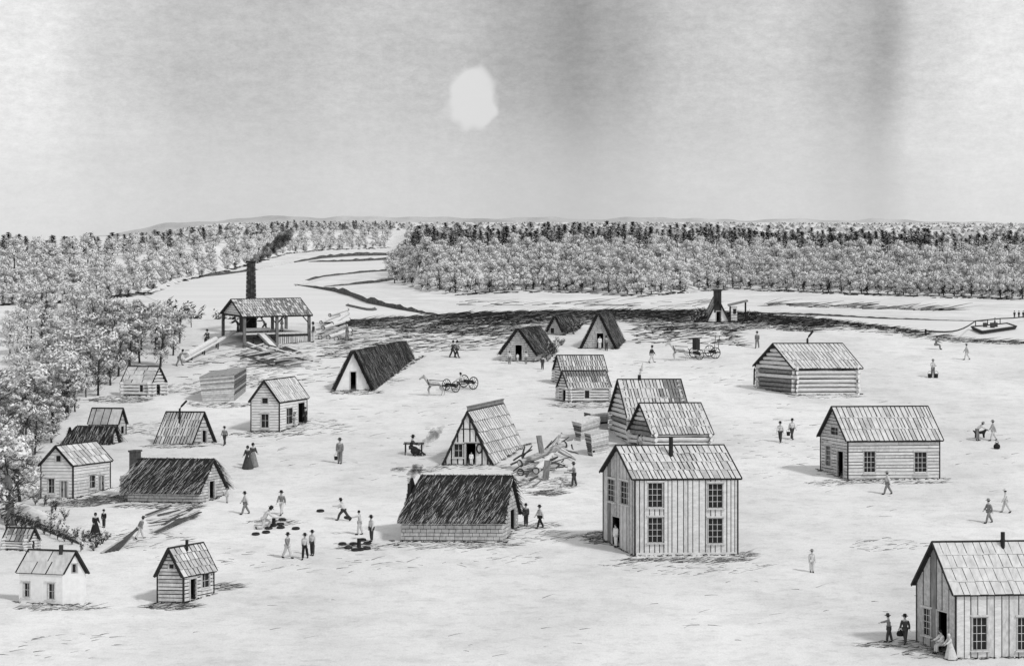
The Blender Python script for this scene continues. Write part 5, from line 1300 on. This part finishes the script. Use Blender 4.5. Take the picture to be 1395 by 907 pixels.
# ------------------------------------------------------------------ cooking fire
def cook_frame():
    a, b = G(552, 620), G(574, 621); t = empty('cooking_frame', a, 'pole frame on four posts over a smoking cooking fire in mid village', 'frame'); dd = Vector((0, 1.1, 0))
    for p in (a, b, a + dd, b + dd):
        m = MB(); g_ = gz(p.x, p.y); m.tube([Vector((p.x, p.y, g_ - .2)), Vector((p.x, p.y, a.z + .95))], .05, 6); m.build('post', DARKW, t)
    for o in (Vector((0, 0, 0)), dd):
        m = MB(); m.tube([Vector((a.x - .15, a.y, a.z + .95)) + o, Vector((b.x + .2, b.y, a.z + .95)) + o], .05, 6); m.build('rail', DARKW, t)
    c = (a + b) / 2 + Vector((.15, .1, 0)); k = MB(); k.lathe(c + Z * .12, [(0, 0), (.3, .03), (.4, .22), (.36, .42), (.3, .46), (.28, .4)], 12)
    tag(k.build('kettle', IRON, org=c), 'black cooking kettle hanging under the pole frame', 'kettle')
    fz = MB(); q = G(571, 620.5)
    for i in range(9): aa = i * .7; fz.tube([q + Vector((math.cos(aa) * .55, math.sin(aa) * .4, .05)), q + Vector((0, 0, .55))], [.06, .03], 5)
    tag(fz.build('firewood', DARKW, org=q), 'cone of charred firewood under the right end of the pole frame', 'firewood')
    return q + Z * .6
fire_top = cook_frame()

# ------------------------------------------------------------------ lumber, logs and stacks
def plank(p, q, w, th, label, group, m_=None, name='plank'):
    p, q = Vector(p), Vector(q); d = (q - p); ln = d.length / 2; d.normalize(); s_ = d.cross(Z).normalized(); n = s_.cross(d); m = MB(); m.box((p + q) / 2, d * ln, s_ * w / 2, n * th / 2)
    tag(m.build(name, m_ or R.choice([PALE, PALE2, PALE3]), org=(p + q) / 2), label, 'plank' if name == 'plank' else name, group)
def log(p, q, r0, r1, label, group=None):
    p, q = Vector(p), Vector(q); m = MB(); k = 5
    m.tube([p + (q - p) * i / k + Vector((R.uniform(-.02, .02), 0, R.uniform(-.02, .02))) for i in range(k + 1)], [(r0 + (r1 - r0) * i / k) * R.uniform(.95, 1.05) for i in range(k + 1)], 10, 0, 1)
    d = (q - p).normalized()
    for e, r_, sg in ((p, r0, 1), (q, r1, -1)):      # bark rim at the sawn ends
        m.tube([e - d * sg * .012, e + d * sg * .10], r_ * 1.10, 10, 2); m.tube([e - d * sg * .02, e + d * sg * .02], r_ * .82, 10, 1)
    tag(m.build('log', [R.choice([LOGM, LOGM2]), LOGE, BARK], org=(p + q) / 2), label, 'log', group)
LOGM2 = mat('log_half_barked', .42, .9, .7, 2.5, (1, 1, 5), .6)
GP = 'planks heaped below the saw shed'
DK = mat('plank_dark', .08, .85, .4, 3)
for i in range(44):
    x, y = R.uniform(340, 414), R.uniform(484, 501); c = G(x, y) + Z * (R.uniform(.15, .5) + .9 * (i / 44)); a = R.choice([R.uniform(.1, .5), R.uniform(-.6, -.2), R.uniform(.2, .4)]); ln = R.uniform(1.0, 2.1)
    e = Vector((math.cos(a), math.sin(a) * .8, math.sin(a) * .55 + R.uniform(-.05, .1))).normalized() * ln; plank(c - e, c + e, R.uniform(.22, .36), .1, 'board in the jumbled lumber heap at the foot of the saw shed slide', GP, R.choice([PALE, PALE, PALE2, DK]) if i > 16 else DK)
SLAB = mat('slab_grey', .2, .9, .5, 3, (2, 2, .4), .4)
GL = 'logs heaped right of the saw shed'
for (x0, y0, x1, y1, up, r) in [(436, 462, 470, 446, .2, .25), (447, 462, 478, 452, .2, .27), (440, 456, 476, 444, .75, .24), (452, 452, 474, 438, .9, .22), (437, 450, 462, 440, .9, .2), (458, 464, 478, 457, .22, .28), (449, 445, 474, 437, 1.3, .2)]:
    log(G(x0, y0) + Z * up, G(x1, y1) + Z * up, r * .9, r * .75, 'sawn log in the loose heap right of the saw shed', GL)
# brush, planks and logs heap in the centre
def H(x, y, yg): return G(x, yg) + Z * ((yg - y) / S(yg))
log(H(708, 631, 642), H(770, 605, 632), .29, .27, 'biggest pale log, lying across the top of the wood heap in mid village')
log(H(709, 643, 648), H(732, 633, 640), .28, .26, 'short pale log at the lower left of the wood heap')
log(H(730, 641, 650), H(754, 617, 634), .27, .22, 'pale log with round end facing front, in the middle of the wood heap')
plank(H(743, 653, 655), H(746, 627, 652), .5, .12, 'wide grey slab leaning up at the front of the wood heap', None, SLAB)
plank(H(738, 617, 644), H(734, 593, 643), .5, .12, 'wide grey slab standing upright behind the biggest log', None, SLAB)
GH = 'sticks and split boards in the wood heap'
for (x0, y0, x1, y1, yg) in [(699, 627, 725, 612, 640), (695, 633, 712, 626, 641), (699, 642, 712, 632, 645), (711, 622, 715, 608, 640), (711, 624, 725, 607, 640), (742, 612, 752, 600, 636), (745, 610, 762, 592, 634), (752, 606, 765, 590, 634), (765, 602, 775, 595, 632), (772, 612, 782, 598, 633), (755, 617, 780, 628, 638), (760, 614, 784, 626, 638),
                         (764, 611, 783, 623, 637), (768, 612, 788, 618, 636), (750, 630, 770, 634, 644), (757, 638, 768, 626, 644), (762, 630, 775, 638, 643), (748, 627, 760, 622, 640), (720, 655, 733, 648, 658), (725, 662, 742, 652, 664), (716, 650, 724, 640, 655), (735, 668, 755, 667, 669), (730, 671, 750, 670, 672), (715, 664, 728, 658, 666), (772, 600, 790, 596, 631), (778, 604, 781, 612, 632)]:
    p, q = H(x0, y0, max(yg, y0 + .5)), H(x1, y1, max(yg - 2, y1 + .5)); r_ = R.uniform(.05, .12); mm = MB(); d = q - p
    mm.tube([p, p + d * .35 + Vector((0, 0, R.uniform(-.06, .06))), p + d * .7 + Vector((R.uniform(-.05, .05), 0, R.uniform(-.06, .06))), q], [r_, r_ * .95, r_ * .85, r_ * .6], 6, 0, 1)
    tag(mm.build('stick', [R.choice([LOGM, LOGB, DK, DK, BARK]), LOGE], org=p), 'stick or split limb in the tangled wood heap of mid village', 'stick', GH)
for i in range(26):
    x, y = R.uniform(702, 784), R.uniform(634, 652); p = G(x, y) + Z * R.uniform(.15, .9 if x < 765 else .4); a = R.uniform(-.3, 1.0) + (math.pi if R.random() < .3 else 0)
    q = p + Vector((math.cos(a), R.uniform(-.4, .4), math.sin(a) * .5)) * R.uniform(.6, 1.5); q.z = max(q.z, gz(q.x, q.y) + .08); r_ = R.uniform(.03, .07); mm = MB(); mm.tube([p, (p + q) / 2 + Vector((0, 0, R.uniform(-.05, .05))), q], [r_, r_ * .9, r_ * .6], 5, 0, 1)
    tag(mm.build('stick', [R.choice([LOGB, DK, DK, BARK]), LOGE], org=p), 'stick or split limb in the tangled wood heap of mid village', 'stick', GH)
log(H(758, 605, 640), H(765, 590, 633), .1, .06, 'thin bent branch rising from the back of the wood heap')
for (x0, y0, x1, y1, l) in [(763, 652, 773, 658, 'longer arm of the two crossed sticks on the ground beside the wood carrier'), (765, 664, 772, 651, 'upright arm of the two crossed sticks on the ground beside the wood carrier')]:
    plank(G(x0, y0) + Z * .1, G(x1, y1) + Z * .25, .14, .1, l, None, PALE3)
# planks by the thatched sod house
GQ = 'planks lying in front of the thatched sod house'
for (x0, y0, x1, y1) in [(199, 705, 233, 692), (200, 709, 262, 704), (203, 713, 250, 697), (205, 717, 268, 706), (207, 727, 272, 694), (212, 729, 273, 701), (222, 719, 262, 693), (215, 703, 245, 697), (235, 707, 255, 700), (228, 722, 246, 709)]:
    plank(G(x0, y0) + Z * R.uniform(.08, .25), G(x1, y1) + Z * R.uniform(.08, .25), R.uniform(.2, .32), .06, 'long board scattered on the ground in front of the thatched sod house', GQ, R.choice([PALE2, PALE3, DK]))
GR = 'planks of the dragged bundle'
hh = held('drag', dragger.location, 50, 'lhd')
for i in range(5):
    e = G(138 + i * 5.5, 754 - i * 1.0) + Z * .06; plank(e, hh + Vector((.02 * i, .06 * i, .05 * i - .1)), .2, .07, 'long board of the bundle dragged by a person near the bush clump', GR, R.choice([PALE3, DK, DK]))
# flared stacks of boards
def stack(name, label, base, top, n, group=None, dark=2):
    """base, top: four pixel points each, front-left, front-right, back-right, back-left; top points have their own ground row"""
    m = MB(); b = [G(*q) for q in base]; c = [H(x, y, yg) for x, y, yg in top]
    hmax = n
    for k in range(n):
        f0, f1 = k / n, (k + .86) / n; j = [Vector((R.uniform(-.03, .03), R.uniform(-.03, .03), 0)) for _ in range(4)]
        lo = [b[i].lerp(c[i], f0) + j[i] for i in range(4)]; hi = [b[i].lerp(c[i], f1) + j[i] for i in range(4)]
        m.hexa(lo + hi, R.choice((0, 0, 1, 1, 3)), {dark: R.choice((3, 4, 4))})  # board ends on one side painted dark to imitate shade there
    i0 = [b[i].lerp(sum(b, Vector()) / 4, .10) for i in range(4)]; i1 = [c[i].lerp(sum(c, Vector()) / 4, .10) - Z * .1 for i in range(4)]; m.hexa(i0 + i1, 2)
    tag(m.build(name, [PALE2, PALE3, INK, mat('board_grey_and_side_shade', .3, .9, .4, 4), mat('board_end_side_shade', .09, .9, .5, 4)], org=b[0]), label, 'lumber stack', group)
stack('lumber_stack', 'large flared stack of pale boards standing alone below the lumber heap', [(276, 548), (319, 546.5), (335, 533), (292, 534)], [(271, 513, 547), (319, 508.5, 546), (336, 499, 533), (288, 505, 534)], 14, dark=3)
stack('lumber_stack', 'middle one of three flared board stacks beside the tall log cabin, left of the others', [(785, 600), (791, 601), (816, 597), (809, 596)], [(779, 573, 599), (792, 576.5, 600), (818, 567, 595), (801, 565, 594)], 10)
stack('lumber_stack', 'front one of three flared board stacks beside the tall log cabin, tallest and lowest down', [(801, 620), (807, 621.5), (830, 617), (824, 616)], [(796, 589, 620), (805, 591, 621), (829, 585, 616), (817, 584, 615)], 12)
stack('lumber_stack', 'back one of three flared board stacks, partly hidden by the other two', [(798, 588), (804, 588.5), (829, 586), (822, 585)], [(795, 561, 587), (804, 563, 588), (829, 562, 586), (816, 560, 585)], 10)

# ------------------------------------------------------------------ ferry
def ferry():
    pts = [VL(1323, 449.5, .25), VL(1338, 456, .25), VL(1385, 449, .25), VL(1372, 444.5, .25)]
    t = empty('ferry_scow', pts[0], 'flat ferry scow with rails and small load crossing the river on a rope', 'ferry'); m = MB()
    c = sum(pts, Vector()) / 4
    m.hexa([c + (p - c) * .9 - Z * .45 for p in pts] + [p + Z * .25 for p in pts], 1); m.build('hull', [PALE, DARKW], t)
    m = MB(); m.hexa([c + (p - c) * .93 + Z * .253 for p in pts] + [c + (p - c) * .93 + Z * .33 for p in pts]); m.build('deck', PALE, t)
    for k in range(4):
        a, b = pts[k], pts[(k + 1) % 4]; m = MB(); m.tube([a + Z * .42, b + Z * .42], .14, 6); m.build('gunwale', DARKW, t)
    posts = []
    for f in (.12, .45, .8):
        p = pts[0].lerp(pts[3], f) + Z * .3; m = MB(); m.tube([p, p + Z * 1.25], .1, 6); m.build('post', DARKW, t); posts.append(p + Z * 1.2)
    b = pts[0].lerp(pts[2], .4) + Z * .34
    for i in range(4):
        m = MB(); q = b + Vector((-.9 + .75 * i, R.uniform(-4, 4), .42)); m.box(q, (.32, 0, 0), (0, .6, 0), (0, 0, .42)); m.box(q, (.34, 0, 0), (0, .08, 0), (0, 0, .44))
        tag(m.build('cargo_bale', CL[1], org=q), 'dark bale loaded on the deck of the ferry scow', 'bale', 'bales on the ferry')
    person('stand', 0, 0, 90, 1, 1, 'person standing on the ferry scow beside the bales', at=pts[0].lerp(pts[2], .52) + Z * .34, hat=0)
    r = MB(); a = G(1261, 457) + Z * .5; pr = VL(1425, 430, 1.2); P_ = [a]
    for k in range(1, 8): q = a.lerp(posts[0], k / 8); P_.append(q - Z * .9 * math.sin(math.pi * k / 8))
    P_ += posts
    for k in range(1, 8): q = posts[-1].lerp(pr, k / 8); P_.append(q - Z * .5 * math.sin(math.pi * k / 8))
    P_.append(pr); r.tube(P_, .12, 5); tag(r.build('ferry_rope', CL[0], org=a), 'long dark ferry rope stretched from the bluff over the scow to the far bank', 'rope')
    m = MB(); p = G(1261, 457); m.tube([p - Z * .3, p + Z * .7], .12, 6); tag(m.build('mooring_post', DARKW, org=p), 'short post on the bluff edge holding the end of the ferry rope', 'post')
ferry()

# ------------------------------------------------------------------ smoke
def smoke(name, pts, rs, dens, label, tone=.05):
    m = MB(); pts = [Vector(p) for p in pts]; P_, R_ = [], []
    for a, b, ra, rb in zip(pts, pts[1:], rs, rs[1:]):
        for k in range(5): P_.append(a.lerp(b, k / 5)); R_.append((ra + (rb - ra) * k / 5) * R.uniform(.75, 1.25))
    P_.append(pts[-1]); R_.append(rs[-1]); m.tube(P_, R_, 10)
    mt = bpy.data.materials.new(name + '_smoke'); mt.use_nodes = True; nt = mt.node_tree; nt.nodes.clear(); o_ = nt.nodes.new('ShaderNodeOutputMaterial'); v = nt.nodes.new('ShaderNodeVolumePrincipled')
    v.inputs['Color'].default_value = (tone,) * 3 + (1,)
    tc = nt.nodes.new('ShaderNodeTexCoord'); n = nt.nodes.new('ShaderNodeTexNoise'); n.inputs['Scale'].default_value = 1.1 / max(rs); n.inputs['Detail'].default_value = 4
    r = nt.nodes.new('ShaderNodeMapRange'); r.inputs[1].default_value = .34; r.inputs[2].default_value = .6; r.inputs[3].default_value = 0; r.inputs[4].default_value = dens
    nt.links.new(tc.outputs['Object'], n.inputs[0]); nt.links.new(n.outputs[0], r.inputs[0]); nt.links.new(r.outputs[0], v.inputs['Density']); nt.links.new(v.outputs[0], o_.inputs['Volume'])
    tag(m.build(name, mt, org=pts[0], smooth=True), label, 'smoke', None, 'stuff')
s0 = stack_top
k_ = FPX / s0.y
def off(p, dx, dy): return p + Vector((dx / k_, 0, -dy / k_))
smoke('mill_smoke', [s0 + Z * .1, off(s0, 6, -5), off(s0, 18, -13), off(s0, 34, -24), off(s0, 47, -36), off(s0, 58, -44)], [.3, .42, .6, .75, .8, .5], 2.6, 'dark smoke drifting up to the right from the mill chimney')
a = on_ridge(h6, .33) + Z * .6; smoke('cabin_smoke', [a, a + Vector((.15, 0, .4)), a + Vector((.3, 0, 1.0))], [.1, .15, .04], 5, 'small wisp of smoke over the taller joined log cabin')
a = h11.p(h11.L - .22, h11.W * .3, h11.ze + 2.35); smoke('sod_house_smoke', [a, a + Vector((.05, 0, .5)), a + Vector((.5, 0, 1.0)), a + Vector((1.0, 0, 1.3))], [.14, .32, .42, .1], 3.2, 'puff of smoke from the stovepipe of the long thatched sod house')
smoke('fire_smoke', [fire_top - Z * .2, fire_top + Vector((.5, 0, .5)), fire_top + Vector((1.4, 0, 1.3)), fire_top + Vector((2.1, 0, 1.9))], [.15, .3, .45, .12], 1.6, 'thin smoke drifting right from the cooking fire')
a = h15.p(h15.L * .55, h15.W * .34, h15.zr * .6) + Vector((.6, 0, 1.75)); smoke('hut_smoke', [a, a + Vector((.3, 0, .15)), a + Vector((.8, 0, .25))], [.08, .12, .03], 5, 'faint smoke at the bent stovepipe of the long shake hut')
